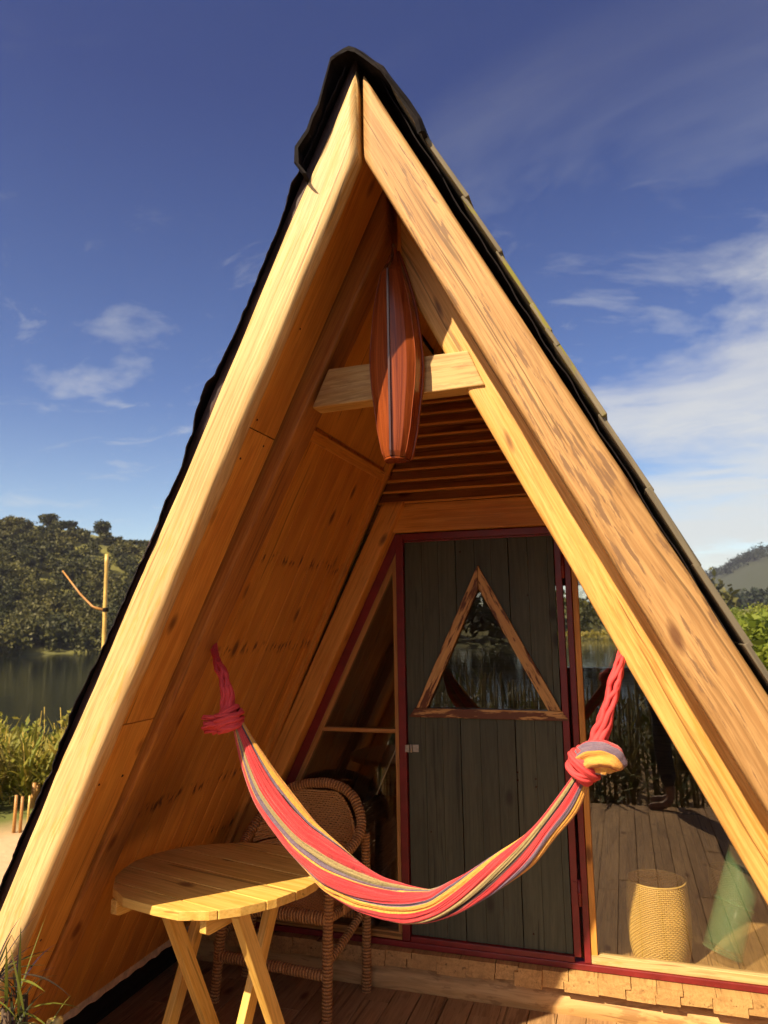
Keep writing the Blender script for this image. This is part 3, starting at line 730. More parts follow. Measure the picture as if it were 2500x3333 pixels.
# hinge plates and bolt
m = MB(); m.box((-.3665, 1.6995, 1.079), (.030, .005, .034)); m.box((-.404, 1.6825, 1.079), (.020, .005, .034))
for dx in (-.376, -.357, -.404):
    for dz in (1.068, 1.090): m.tube([(dx, 1.6975 if dx > -.4 else 1.6805, dz), (dx, 1.6955 if dx > -.4 else 1.6785, dz)], .0035, 8)
m.tube([(-.388, 1.692, 1.060), (-.388, 1.692, 1.098)], .006, 8)
m.build('latch_plate', M['metal'], DO, bevel=.001)
for zc in (1.93, .50):
    m = MB(); m.tube([(.370, 1.678, zc - .055), (.370, 1.678, zc + .055)], .008, 10); m.tube([(.370, 1.678, zc - .005), (.370, 1.678, zc + .005)], .0095, 10)
    m.box((.356, 1.681, zc), (.024, .005, .085)); m.build('hinge', M['red'], DO)

# floor-board ends, sill log, room floor
m = MB(); x = -1.56; np_ = .02
while x < 1.66:
    w = rnd.uniform(.10, .135); yo = 1.640 + rnd.uniform(-.012, .008); zb0 = .112 + rnd.uniform(-.008, .010); zt0 = .1815
    nx = rnd.uniform(-.005, .028); zm = zb0 + rnd.uniform(.026, .042); g_ = rnd.choice([.0012, .002, .0035])
    poly = [(x - np_, zb0), (x + w - nx - g_, zb0 + rnd.uniform(-.003, .003)), (x + w - nx - g_, zm), (x + w - g_, zm + .002), (x + w - g_, zt0), (x, zt0), (x, zmp if x > -1.55 else zm), (x - np_, zmp if x > -1.55 else zm)]
    zmp = zm + .003; np_ = nx
    m.prism([(px, yo, pz) for px, pz in poly], (0, 4.46 - yo, 0), (0, 1, 0), up=(1, 0, 0)); x += w
m.build('floor_board', M['floorend'], HUT, bevel=.002)
m = MB(); n_ = 60
m.tube([(-1.60 + 3.2 * i / n_, 1.762, .028) for i in range(n_ + 1)], lambda i, a: .090 + .004 * fbm(i * .25, a) + .003 * math.sin(a * 3 + i * .05), 28, ref=(0, 0, 1))
m.build('sill_log', M['sill_log'], HUT)
m = MB(); m.box((0, 3.15, .04), (3.1, 2.5, .10), (1, 0, 0)); m.build('floor_gap_blocker', M['sill_log'], HUT)  # unseen slab added to block sunlit ground showing through the floor gaps
# back wall with window
m = MB(); yb = 4.46
def bprism(poly): m.prism([(x, yb, z) for x, z in poly], (0, .03, 0), (1, 0, 0))
xs = lambda z, s_: -(3.40 - z) / 2.13 if s_ < 0 else (3.35 - z) / 2.0
bprism([(xs(.1, -1), .1), (xs(.1, 1), .1), (xs(1.28, 1), 1.28), (xs(1.28, -1), 1.28)])
bprism([(xs(1.28, -1), 1.28), (-.16, 1.28), (-.16, 1.95), (xs(1.95, -1), 1.95)])
bprism([(.66, 1.28), (xs(1.28, 1), 1.28), (xs(1.95, 1), 1.95), (.66, 1.95)])
bprism([(xs(1.95, -1), 1.95), (xs(1.95, 1), 1.95), (0, 3.34), (-.03, 3.34)])
m.build('back_wall', M['inner'], HUT)
m = MB(); yb2 = 4.44
for (x0, x1, z0, z1) in ((-.19, -.16, 1.25, 1.98), (.66, .69, 1.25, 1.98), (-.16, .66, 1.25, 1.28), (-.16, .66, 1.95, 1.98)):
    m.box(((x0 + x1) / 2, yb2, (z0 + z1) / 2), (x1 - x0, .04, z1 - z0))
m.build('back_window_frame', M['red'], HUT)
pane([(-.16, 1.28), (.66, 1.28), (.66, 1.95), (-.16, 1.95)], y=4.472)

for p_, r_ in [((-.985, .20, 1.195), .004), ((-1.02, .31, 1.20), .005), ((-.50, .20, 2.21), .004), ((-.47, .30, 2.27), .004), ((-.44, .20, 2.33), .004), ((-1.23, .25, .69), .004), ((-.30, .22, 2.62), .0035)]:
    c_ = V(-(3.245 - p_[2]) / 2.08, p_[1], p_[2]); q_ = -V(-2.08, 0, 1).normalized(); m = MB(); m.tube([c_ - q_ * .002, c_ + q_ * .0015], r_, 8); m.build('nail', M['boatdark'], HUT)
for x_, z_, r_ in ((.118, .955, .0045), (.118, .99, .0045), (.20, .93, .004), (.20, .965, .004), (-.30, .70, .003), (.16, .30, .004), (-.12, 2.02, .004), (.20, 1.80, .004)):
    m = MB(); m.tube([(x_, 1.704, z_), (x_, 1.7005, z_)], r_, 8); m.build('nail', M['boatdark'], DO)
# ------------------------------------------------------------------ deck
m = MB()
xe = [-1.66]
while xe[-1] < 1.9: xe.append(xe[-1] + .1195 + rnd.uniform(-.004, .004))
for a, b in zip(xe[:-1], xe[1:]):
    g_ = rnd.choice([.002, .003, .006]); y_end = 1.86; y_front = -1.98 + rnd.uniform(-.012, .012) - .02 * a
    if a > 1.28: y_front = -.25 - rnd.random() * .03
    if a < -1.1: y_front = -.5
    jt = [y_front]
    while jt[-1] < y_end - 1.1: jt.append(jt[-1] + rnd.uniform(.7, 1.6))
    jt[-1] = min(jt[-1], y_end - .3); jt.append(y_end)
    for p, q in zip(jt[:-1], jt[1:]):
        if q - p < .05: continue
        dz = rnd.uniform(-.0015, .0015)
        m.prism([(a + g_ / 2, p + .001, -.028), (b - g_ / 2, p + .001, -.028), (b - g_ / 2, p + .001, dz), (a + g_ / 2, p + .001, dz)], (0, q - p - .002, 0), (0, 1, 0), up=(1, 0, 0))
for yy in (-1.9, -1.0, -.1, .8, 1.6): m.box((0, yy, -.085), (3.2 if yy > -.3 else 2.2, .07, .11), (1, 0, 0))
for xx in (-1.0, 0, 1.0):
    for yy in (-1.9, -.1, 1.6): m.box((xx, yy, -.33), (.09, .09, .37))
tag(m.build('deck', M['deck'], None, bevel=.0012), kind='structure')

# ------------------------------------------------------------------ model boat hung under the ridge
BO = empty('model_boat', (-.014, .34, 2.19), label='reddish varnished wooden model boat hung bow up on the collar beam', cat='boat')
prof = [(2.190, .038), (2.21, .042), (2.25, .051), (2.32, .0655), (2.40, .077), (2.48, .082), (2.54, .0815), (2.62, .076), (2.68, .069), (2.74, .058), (2.80, .041), (2.850, .026), (2.885, .012), (2.905, .004)]
prof = [(2.186, .036), (2.194, .038), (2.214, .045), (2.28, .059), (2.347, .068), (2.414, .078), (2.48, .083), (2.53, .0825), (2.578, .078), (2.659, .069), (2.714, .059), (2.768, .046), (2.823, .031), (2.862, .019), (2.885, .010), (2.906, .004)]
secs = []; gs = []
zz_ = [2.190 + .715 * i / 44 for i in range(45)]
for z in zz_:
    for (z0, w0), (z1, w1) in zip(prof[:-1], prof[1:]):
        if z0 <= z <= z1 + 1e-6: hw = w0 + (w1 - w0) * (z - z0) / (z1 - z0); break
    dep = .085 * min(1, .35 + hw / .06) * (1 if z < 2.8 else max(.55, (2.90 - z) / .1))
    row = []; g2 = []
    for q, (fx, fy) in enumerate([(1, 0), (.985, -.28), (.90, -.62), (.62, -.82), (.30, -.93), (.02, -1), (-.02, -1), (-.30, -.93), (-.62, -.82), (-.90, -.62), (-.985, -.28), (-1, 0)]):
        row.append(V(-.014 + hw * fx, .338 + dep * fy, z)); g2.append((round(fx * 1.4) * .7 + hw * fx, dep * fy, z))
    secs.append(row); gs.append(g2)
m = MB(); m.sweep(secs, gs, True, False); m.build('hull', M['boat'], BO)
m = MB()
m.sweep([[V(-.014 + dx, .338 - .085 * min(1, .35 + h / .06) * (1 if z < 2.8 else max(.55, (2.90 - z) / .1)) + dy, z) for dx, dy in ((-.0045, .006), (-.003, -.007), (.003, -.007), (.0045, .006))] for z, h in zip(zz_, [abs(r[0].x + .014) for r in secs])],
        [[(0, 0, z)] * 4 for z in zz_], True, False)
m.build('keel', M['boatdark'], BO)
for s_ in (-1, 1):
    m = MB(); m.tube([(-.014 + s_ * (abs(r[0].x + .014) + .002), .338, r[0].z) for r in secs[:-1]], .0048, 8); m.build('gunwale', M['boat'], BO)
    m = MB(); m.tube([(r[2 if s_ > 0 else 9].x, r[2 if s_ > 0 else 9].y, r[0].z) for r in secs[:-2]], .0018, 5); m.build('hull_chine', M['boat'], BO)
m = MB(); m.prism([(p.x, p.y, 2.1885) for p in secs[0]], (0, 0, -.006), (1, 0, 0)); m.build('transom', M['boat'], BO, bevel=.001)

# ------------------------------------------------------------------ hammock
HM = empty('hammock', (0, .32, .85), label='striped red, yellow and olive hammock knotted between the second rafters', cat='hammock')
up = [(-.543, 1.383), (-.504, 1.327), (-.42, 1.22), (-.326, 1.117), (-.266, 1.068), (-.177, 1.01), (-.092, .966), (-.022, .949), (.039, .943), (.073, .949), (.155, .993), (.235, 1.043), (.314, 1.097), (.366, 1.143), (.419, 1.207), (.478, 1.283)]
lo = [(-.572, 1.361), (-.549, 1.255), (-.499, 1.133), (-.403, 1.018), (-.326, .952), (-.266, .905), (-.179, .869), (-.08, .848), (.003, .844), (.085, .865), (.165, .903), (.257, .96), (.348, 1.028), (.414, 1.105), (.479, 1.181), (.521, 1.279)]
def resample(L, n):
    P_ = [V(a, b) for a, b in L]; d = [0]
    for a, b in zip(P_[:-1], P_[1:]): d.append(d[-1] + (b - a).length)
    out = []
    for i in range(n):
        s_ = d[-1] * i / (n - 1); j = max(0, min(len(d) - 2, next((q for q in range(len(d) - 1) if d[q + 1] >= s_ - 1e-9), len(d) - 2)))
        u_ = (s_ - d[j]) / max(1e-9, d[j + 1] - d[j])
        p0 = P_[max(0, j - 1)]; p1 = P_[j]; p2 = P_[j + 1]; p3 = P_[min(len(P_) - 1, j + 2)]
        out.append(.5 * ((2 * p1) + (p2 - p0) * u_ + (2 * p0 - 5 * p1 + 4 * p2 - p3) * u_ ** 2 + (3 * p1 - 3 * p2 + p3 - p0) * u_ ** 3))
    return out
NS = 150; U = resample(up, NS); Lw = resample(lo, NS); nph = 360; secs = []; gs = []
arc = 0
# pleats: fixed folds round the bundle, some of them deep and dark
fold = [(.05, .12, .006), (.08, .10, .006), (.115, .05, .004), (.15, .05, .004), (.185, .05, .004), (.218, .14, .007), (.275, .14, .008), (.31, .08, .005), (.42, .12, .007), (.455, .14, .008), (.51, .14, .010), (.57, .06, .006), (.635, .15, .010), (.70, .10, .008), (.73, .16, .010), (.82, .12, .009), (.905, .12, .009), (.96, .05, .006)]
fold0 = [(.055, .10, .006), (.083, .05, .004), (.115, .10, .006), (.19, .05, .005), (.225, .055, .005), (.30, .12, .008), (.335, .16, .010), (.40, .12, .008), (.475, .14, .010), (.53, .14, .010), (.60, .10, .008), (.70, .20, .012), (.755, .10, .009), (.835, .13, .012), (.91, .10, .010), (.965, .08, .010)]
for i in range(NS):
    t_ = i / (NS - 1); u_ = U[i]; l_ = Lw[i]; mid = (u_ + l_) / 2; hv = (u_ - l_) / 2; h = hv.length
    if i: arc += (mid - pm).length
    pm = mid
    tw = -.015 + .56 * sm(.22, .92, t_) - .02 * math.sin(t_ * 12)    # bundle turns as it crosses
    dep = max(.020, h * (.62 - .1 * math.sin(math.pi * t_)))
    tn = (V(U[min(i + 1, NS - 1)].x - U[max(i - 1, 0)].x, U[min(i + 1, NS - 1)].y - U[max(i - 1, 0)].y)).normalized()
    row = []; g2 = []
    for k in range(nph):
        c_ = k / nph                                                # material coordinate round the bundle
        ang = (c_ - tw) * 2 * math.pi                               # 0 = upper edge, pi/2 = front, pi = lower edge
        rr = 1.0
        for fc, fd, fw in fold:
            dd = abs(((c_ - fc - .006 * math.sin(t_ * 9 + fc * 40)) + .5) % 1 - .5)
            if dd < .05: rr -= 1.7 * fd * math.exp(-(dd / fw) ** 2) * (.55 + .75 * math.sin(math.pi * min(1, t_ * 1.1)) * (.6 + .6 * noise.noise(V(t_ * 5, fc * 30, 0))) )
        rr -= .17 * (1 - abs(math.sin(math.pi * (c_ * 9 + .35 * math.sin(t_ * 5 + 1))))) ** 4 * (.5 + noise.noise(V(t_ * 6, c_ * 5, 8)))
        rr -= .09 * (1 - abs(math.sin(math.pi * (c_ * 23 + .6 * math.sin(t_ * 7))))) ** 3 * (.6 + noise.noise(V(t_ * 8, c_ * 9, 3)))
        rr += .05 * noise.noise(V(t_ * 24, c_ * 6, 1)) * math.sin(math.pi * t_)
        rr += .06 * math.cos(c_ * 2 * math.pi * 5 + math.sin(t_ * 6) * 1.2) + .05 * noise.noise(V(c_ * 9, t_ * 7, 2)) + .02 * noise.noise(V(c_ * 26, t_ * 11, 5))
        a_ = math.cos(ang); b_ = math.sin(ang)
        p = mid + hv * a_ * (rr if abs(a_) < .8 else 1 - (1 - rr) * .5)
        # gentle bulging lobes
        row.append(V(p.x, .32 - dep * b_ * rr + .012 * math.sin(t_ * 7), p.y)); g2.append((c_, math.sin(ang), arc))
    secs.append(row); gs.append(g2)
m = MB(); m.sweep(secs, gs, True, True, True)
# avoid the wrap seam mixing colours: duplicate seam column
CL = m.build('cloth', M['cloth'], HM)
def rope(pts, r, strands, turns, name, mat, parent, jitter=0):
    P_ = [Vector(p) for p in pts]; n_ = 70; path = []
    d = [0]
    for a, b in zip(P_[:-1], P_[1:]): d.append(d[-1] + (b - a).length)
    for i in range(n_):
        s_ = d[-1] * i / (n_ - 1); j = max(0, min(len(d) - 2, next((q for q in range(len(d) - 1) if d[q + 1] >= s_ - 1e-9), len(d) - 2)))
        path.append(P_[j].lerp(P_[j + 1], (s_ - d[j]) / max(1e-9, d[j + 1] - d[j])))
    for _ in range(3): path = [path[0]] + [(path[i - 1] + path[i] * 2 + path[i + 1]) / 4 for i in range(1, n_ - 1)] + [path[-1]]
    m = MB()
    for s_ in range(strands):
        pts_ = []
        for i, p in enumerate(path):
            t_ = i / (n_ - 1); T_ = (path[min(i + 1, n_ - 1)] - path[max(0, i - 1)]).normalized()
            u_ = T_.cross(V(0, 1, 0)).normalized(); w_ = T_.cross(u_); rr = r(t_) if callable(r) else r
            ang = 2 * math.pi * (s_ / strands + turns * t_) + jitter * noise.noise(V(t_ * 8, s_, 0))
            pts_.append(p + (u_ * math.cos(ang) + w_ * math.sin(ang)) * rr * (.70 + jitter * .30 * noise.noise(V(t_ * 10, s_ * 3, 1))))
        m.tube(pts_, lambda i, a: (r(i / (n_ - 1)) if callable(r) else r) * (.40 if strands > 4 else .6), 7)
    return m.build(name, mat, parent)
rope([(-.770, .50, 1.66), (-.735, .46, 1.60), (-.665, .37, 1.555), (-.631, .34, 1.535), (-.603, .325, 1.475), (-.592, .32, 1.38)],
     lambda t_: .009 + .010 * sm(.25, .55, t_) + .003 * math.sin(t_ * 9), 8, .7, 'rope', M['rope'], HM, 1.0)
rope([(.66, .50, 1.685), (.630, .45, 1.640), (.602, .335, 1.549), (.572, .32, 1.45), (.551, .32, 1.389), (.525, .32, 1.32)],
     lambda t_: .011 + .010 * sm(.3, .6, t_) + .003 * math.sin(t_ * 8), 8, .8, 'rope', M['rope'], HM, 1.0)
# bindings where the ropes go round the rafters
for s_, c_ in ((-1, (-.765, 1.68)), (1, (.655, 1.69))):
    m = MB()
    for k in range(3):
        o_ = (k - 1) * .016; ax = V(1 * -s_, 0, 1.97).normalized(); nn = V(s_ * 1.97, 0, 1).normalized()
        cc = V(c_[0], .425, c_[1]) + ax * (o_ + .02)
        cc -= nn * .0
        pts_ = [cc + nn * (.062 * math.cos(a)) * 1.05 + V(0, 1, 0) * (.085 * math.sin(a)) for a in [2 * math.pi * q / 28 for q in range(29)]]
        m.tube(pts_, .009, 7, cap=False)
# knots: windings around the neck of the bundle
def knot(c, ax, R0, n_, r, name, mat, seed=0):
    ax = Vector(ax).normalized(); u_ = ax.cross(V(0, 1, 0)).normalized(); w_ = ax.cross(u_); m = MB()
    for k in range(n_):
        tl = rnd.uniform(-.9, .9); tl2 = rnd.uniform(-.5, .5) + .4; o_ = (k / (n_ - 1) - .5) * 2
        RR = R0 * (1 - .28 * o_ * o_) * rnd.uniform(.90, 1.08)
        pts_ = []
        for q in range(33):
            a = 2 * math.pi * q / 32
            pts_.append(Vector(c) + ax * (o_ * R0 * .62 + RR * (tl * .35 * math.cos(a) + tl2 * .4 * math.sin(a))) + u_ * RR * math.cos(a) + w_ * RR * math.sin(a))
        m.tube(pts_, r * rnd.uniform(.85, 1.2), 8, cap=False)
    # inner core so no gap shows
    m.tube([Vector(c) - ax * R0 * .85, Vector(c), Vector(c) + ax * R0 * .85], [R0 * .5, R0 * .82, R0 * .5], 12)
    return m.build(name, mat, HM)
knot((-.592, .318, 1.392), (.25, 0, -1), .044, 14, .0058, 'knot', M['rope'])
knot((.500, .308, 1.300), (-.55, 0, -1), .043, 15, .0056, 'knot', M['rope'])
# frayed tail of the left knot
m = MB()
for k in range(16):
    a = rnd.uniform(0, 6.28); b0 = V(-.635, .30, 1.375) + V(.012 * math.cos(a), .02 * math.sin(a), rnd.uniform(-.022, .026))
    m.tube([b0 + V(.03, 0, 0), b0, b0 + V(-.016 - .012 * rnd.random(), -.006, rnd.uniform(-.014, .004))], [.006, .0065, .004], 6)
m.build('knot_tail', M['rope'], HM)
# loop of cloth standing out of the right knot
secs = []; gs = []
lp = [V(.490, .300, 1.312), V(.520, .288, 1.326), V(.550, .280, 1.330), V(.574, .278, 1.324), V(.590, .281, 1.310), V(.597, .286, 1.297)]
pts_ = []
for i in range(len(lp) - 1):
    for q in range(5): pts_.append(lp[i].lerp(lp[i + 1], q / 5))
pts_.append(lp[-1])
for i, p in enumerate(pts_):
    t_ = i / (len(pts_) - 1); T_ = (pts_[min(i + 1, len(pts_) - 1)] - pts_[max(0, i - 1)]).normalized(); u_ = T_.cross(V(0, 1, 0)).normalized(); w_ = T_.cross(u_)
    row = []; g2 = []; rr = .038 * (.62 + .38 * math.sin(math.pi * t_ ** .8)) * (1 - t_ ** 7)
    for k in range(60):
        a = 2 * math.pi * k / 60; r3 = rr * (1 + .17 * math.cos(a * 6 + t_ * 4) + .05 * math.cos(a * 11)) + .0005; row.append(p + u_ * r3 * math.cos(a) + w_ * r3 * math.sin(a)); g2.append(((.955 + ((k / 60 + .25) % 1 - .5) * .5) % 1, 0, t_))
    secs.append(row); gs.append(g2)
m = MB(); m.sweep(secs, gs, True, True); m.build('cloth_loop', M['cloth'], HM)

# ------------------------------------------------------------------ table
TB = empty('porch_table', (-.76, .58, 0), label='round pine plank table on crossed legs beside the left porch wall', cat='table')
outl = [(-.397, .566), (-.409, .506), (-.459, .397), (-.535, .306), (-.61, .25), (-.701, .225), (-.795, .237), (-.937, .273), (-1.024, .335), (-1.085, .425), (-1.112, .50), (-1.123, .581), (-1.104, .685), (-1.049, .776), (-.959, .837), (-.848, .886), (-.761, .9), (-.667, .885), (-.575, .85), (-.49, .775), (-.435, .69), (-.402, .62)]
vd = V(.970, -.243); ud = V(.243, .970)
off = -.36; m = MB(); k = 0; org = V(-.76, .56)
while off < .40:
    w = [.118, .128, .108, .122, .13, .12, .12][k % 7]; a = org + ud * off; b = org + ud * (off + w - .0035)
    q = clip(clip(outl, a.x, a.y, ud.x, ud.y), b.x, b.y, -ud.x, -ud.y)
    if len(q) >= 3: m.prism([(x, y, .812 + rnd.uniform(-.0006, .0006)) for x, y in q], (0, 0, .028), (vd.x, vd.y, 0), up=(0, 0, 1))
    off += w; k += 1
m.build('table_top', M['table'], TB, bevel=.002)
va = V(math.cos(R(-8)), math.sin(R(-8)), 0); ua = V(-va.y, va.x, 0); tc = V(-.76, .57, 0)
for vo, s_ in ((-.07, 1), (.23, 1), (-.18, -1), (.115, -1)):
    m = MB(); m.bar(tc + va * vo - ua * s_ * .20 + V(0, 0, .812), tc + va * vo + ua * s_ * .20, .030, .052, side=va); m.build('leg', M['table'], TB, bevel=.003)
m = MB(); p0 = tc + va * -.055 + ua * .095 + V(0, 0, .225); p1 = tc + va * .215 + ua * .095 + V(0, 0, .225)
m.bar(p0, p1, .022, .075, side=(ua.x, ua.y, 0)); m.build('stretcher', M['table'], TB, bevel=.003)
for bx, by, ln_ in ((-.640, .268, .55), (-1.003, .318, .40)):
    m = MB(); b0 = V(bx, by, .785); b1 = b0 + V(.17, .97, 0).normalized() * ln_
    m.prism([b0 + V(-.014, 0, .026), b0 + V(-.014, 0, -.018), b0 + V(-.014, .02, -.028), b1 + V(-.014, 0, -.028), b1 + V(-.014, 0, .026)], (.026, -.004, 0), b1 - b0); m.build('batten', M['table'], TB, bevel=.003)

# ------------------------------------------------------------------ wicker chair
CH = empty('wicker_chair', (-.93, 1.45, 0), label='brown wicker armchair with curved back behind the porch table', cat='chair')
def wrapped(pts, r, name='leg', n_=70):
    P_ = [Vector(p) for p in pts]; d = [0]
    for a, b in zip(P_[:-1], P_[1:]): d.append(d[-1] + (b - a).length)
    n_ = max(12, int(d[-1] / .0055)); path = []
    for i in range(n_):
        s_ = d[-1] * i / (n_ - 1); j = max(0, min(len(d) - 2, next((q for q in range(len(d) - 1) if d[q + 1] >= s_ - 1e-9), len(d) - 2)))
        path.append(P_[j].lerp(P_[j + 1], (s_ - d[j]) / max(1e-9, d[j + 1] - d[j])))
    for _ in range(14): path = [path[0]] + [(path[i - 1] + path[i] * 2 + path[i + 1]) / 4 for i in range(1, n_ - 1)] + [path[-1]]
    m = MB(); sd = rnd.random() * 9
    m.tube(path, lambda i, a: r * (1 + .10 * abs(math.sin(i * .9 + a * .5)) + .08 * noise.noise(V(i * .12, a * .4, sd))), 12)
    return m.build(name, M['wicker'], CH)
RR_ = (-.605, 1.625); FR = (-.668, 1.30); FL = (-1.235, 1.34); RL = (-1.22, 1.60)
wrapped([(FR[0], FR[1], 0), (FR[0] + .004, FR[1], .35), (-.655, FR[1] + .01, .66)], .0215)
wrapped([(FL[0] + .0, FL[1], 0), (-1.20, FL[1], .35), (-1.125, FL[1] + .02, .64)], .0215)
wrapped([(RR_[0], RR_[1], 0), (-.600, 1.62, .40), (-.596, 1.605, .70)], .0205)
wrapped([(RL[0], RL[1], 0), (-1.17, 1.60, .40), (-1.10, 1.60, .62)], .0205)
arch = [(-1.120, 1.34, .645), (-1.135, 1.45, .69), (-1.118, 1.54, .755), (-1.06, 1.58, .83), (-.97, 1.60, .888), (-.898, 1.605, .908), (-.82, 1.605, .918), (-.756, 1.60, .915), (-.693, 1.595, .897), (-.644, 1.585, .861), (-.607, 1.565, .807), (-.590, 1.54, .755), (-.592, 1.49, .705), (-.612, 1.42, .672), (-.650, 1.33, .655), (-.664, 1.29, .64)]
wrapped(arch, .022, 'arm_and_back_rim')
wrapped([(FL[0] + .03, FL[1], .415), (FR[0], FR[1], .425)], .026, 'seat_rail')
wrapped([(FR[0], FR[1], .425), (RR_[0] + .003, RR_[1], .42)], .022, 'seat_rail')
wrapped([(FL[0] + .03, FL[1], .415), (RL[0] + .02, RL[1], .415), (RR_[0], RR_[1], .415)], .022, 'seat_rail')
wrapped([(FL[0] + .01, FL[1], .20), (FR[0], FR[1], .195)], .021, 'stretcher')
wrapped([(RL[0], RL[1], .33), (RR_[0], RR_[1], .33)], .018, 'stretcher')
wrapped([(FR[0], FR[1], .245), (-.635, 1.46, .30), (RR_[0], RR_[1], .37)], .018, 'stretcher')
wrapped([(FL[0] + .01, FL[1], .245), (RL[0], RL[1], .36)], .018, 'stretcher')
# woven back: horizontal strands weaving over uprights, following the rim
m = MB()
for k in range(44):
    z = .44 + k * .0102; rowp = []
    u0 = math.radians(200); 
    if z < .66: xl_, xr_, yf = -1.12, -.600, 1.33
    else:
        hw = .262 * math.sqrt(max(.02, 1 - ((z - .62) / .30) ** 2)); cx_ = -.855; xl_, xr_, yf = cx_ - hw, cx_ + hw, 1.46 + .12 * min(1, (z - .66) / .2)
    n_ = 46
    for q in range(n_ + 1):
        t_ = q / n_; x = xl_ + (xr_ - xl_) * t_; s2 = abs(2 * t_ - 1)
        y = 1.60 - (1.60 - yf) * s2 ** 5 + .0045 * math.cos(q * math.pi + k * math.pi) + .004 * noise.noise(V(q * .3, k, 0))
        rowp.append(V(x, y, z + .0035 * noise.noise(V(q * .4, k * 3, 1))))
    m.tube(rowp, .0052, 5)
m.build('woven_back', M['wickerw'], CH)
m = MB()
for k in range(30):
    y = 1.31 + k * .0103; m.tube([V(-1.19 + .55 * q / 40, y + .002 * noise.noise(V(q * .5, k, 0)), .425 + .004 * math.cos(q * math.pi + k * math.pi)) for q in range(41)], .0052, 5)
m.build('woven_seat', M['wickerw'], CH)

# ------------------------------------------------------------------ things in the room
def basket(name, c, r0, r1, h, label, rows, n_, mat, sr, vr=None):
    e = empty(name, c, label=label, cat='basket', group='woven baskets inside the hut'); m = MB(); cx, cy, cz = c
    rad = lambda t_: (r0 + (r1 - r0) * t_) * (1 + .06 * math.sin(math.pi * t_) - .10 * (1 - t_) ** 6)
    for k in range(rows):
        t_ = k / (rows - 1); rr = rad(t_)
        m.tube([V(cx + (rr + sr * .8 * math.cos(q * math.pi + k * math.pi)) * math.cos(2 * math.pi * q / n_), cy + (rr + sr * .8 * math.cos(q * math.pi + k * math.pi)) * math.sin(2 * math.pi * q / n_), cz + .004 + h * t_) for q in range(n_ + 1)], sr, 4, cap=False)
    m.build('weave', mat, e); m = MB()
    for q in range(0, n_, 1):
        a = 2 * math.pi * q / n_; m.tube([V(cx + rad(i / 10) * math.cos(a), cy + rad(i / 10) * math.sin(a), cz + .004 + h * i / 10) for i in range(11)], sr * .7, 4)
    m.build('upright_canes', mat, e); m = MB()
    for dz, rr, nm in ((0, 1.4, 'foot_ring'), (h, 1.5, 'rim')):
        m = MB(); m.tube([V(cx + rad(dz / h) * math.cos(2 * math.pi * q / 40), cy + rad(dz / h) * math.sin(2 * math.pi * q / 40), cz + .004 + dz) for q in range(41)], sr * rr, 6, cap=False); m.build(nm, mat, e)
    m = MB(); m.tube([(cx, cy, cz + .001), (cx, cy, cz + .004)], rad(0), 24); m.build('base', mat, e)
basket('woven_basket', (.695, 1.90, .185), .128, .124, .325, 'large honey coloured woven basket standing close behind the right window', 44, 84, M['rattan'], .0030)
basket('woven_basket', (1.06, 2.66, .185), .075, .08, .17, 'small woven basket standing further back in the room', 20, 44, M['rattan'], .0032)
# green glass cylinder leaning in the room
GV = empty('glass_cylinder', (.96, 1.93, .19), label='tall translucent pale green glass cylinder leaning inside the right window', cat='vase')
a0 = V(.945, 1.90, .225); a1 = V(1.105, 2.02, .66); secs = []; gs = []; T_ = (a1 - a0).normalized(); u_ = T_.cross(V(0, 1, 0)).normalized(); w_ = T_.cross(u_)
pr2 = [(0, .02), (.0, .070), (.02, .080), (.07, .082), (.5, .080), (.9, .078), (1, .076), (1, .070), (.9, .072), (.5, .074), (.08, .074), (.05, .02)]
for tt, rr in pr2:
    row = [a0 + (a1 - a0) * tt + u_ * rr * math.cos(a) + w_ * rr * math.sin(a) for a in [2 * math.pi * q / 36 for q in range(36)]]; secs.append(row); gs.append([(p.x, p.y, p.z) for p in row])
m = MB(); m.sweep(secs, gs, True, True, True); m.build('glass_body', M['green'], GV)
for tt, rr in ((.02, .082), (.45, .083), (.98, .079)):
    m = MB(); m.tube([a0 + (a1 - a0) * tt + u_ * rr * math.cos(a) + w_ * rr * math.sin(a) for a in [2 * math.pi * q / 40 for q in range(41)]], .003, 6, cap=False); m.build('glass_rib', M['green'], GV)

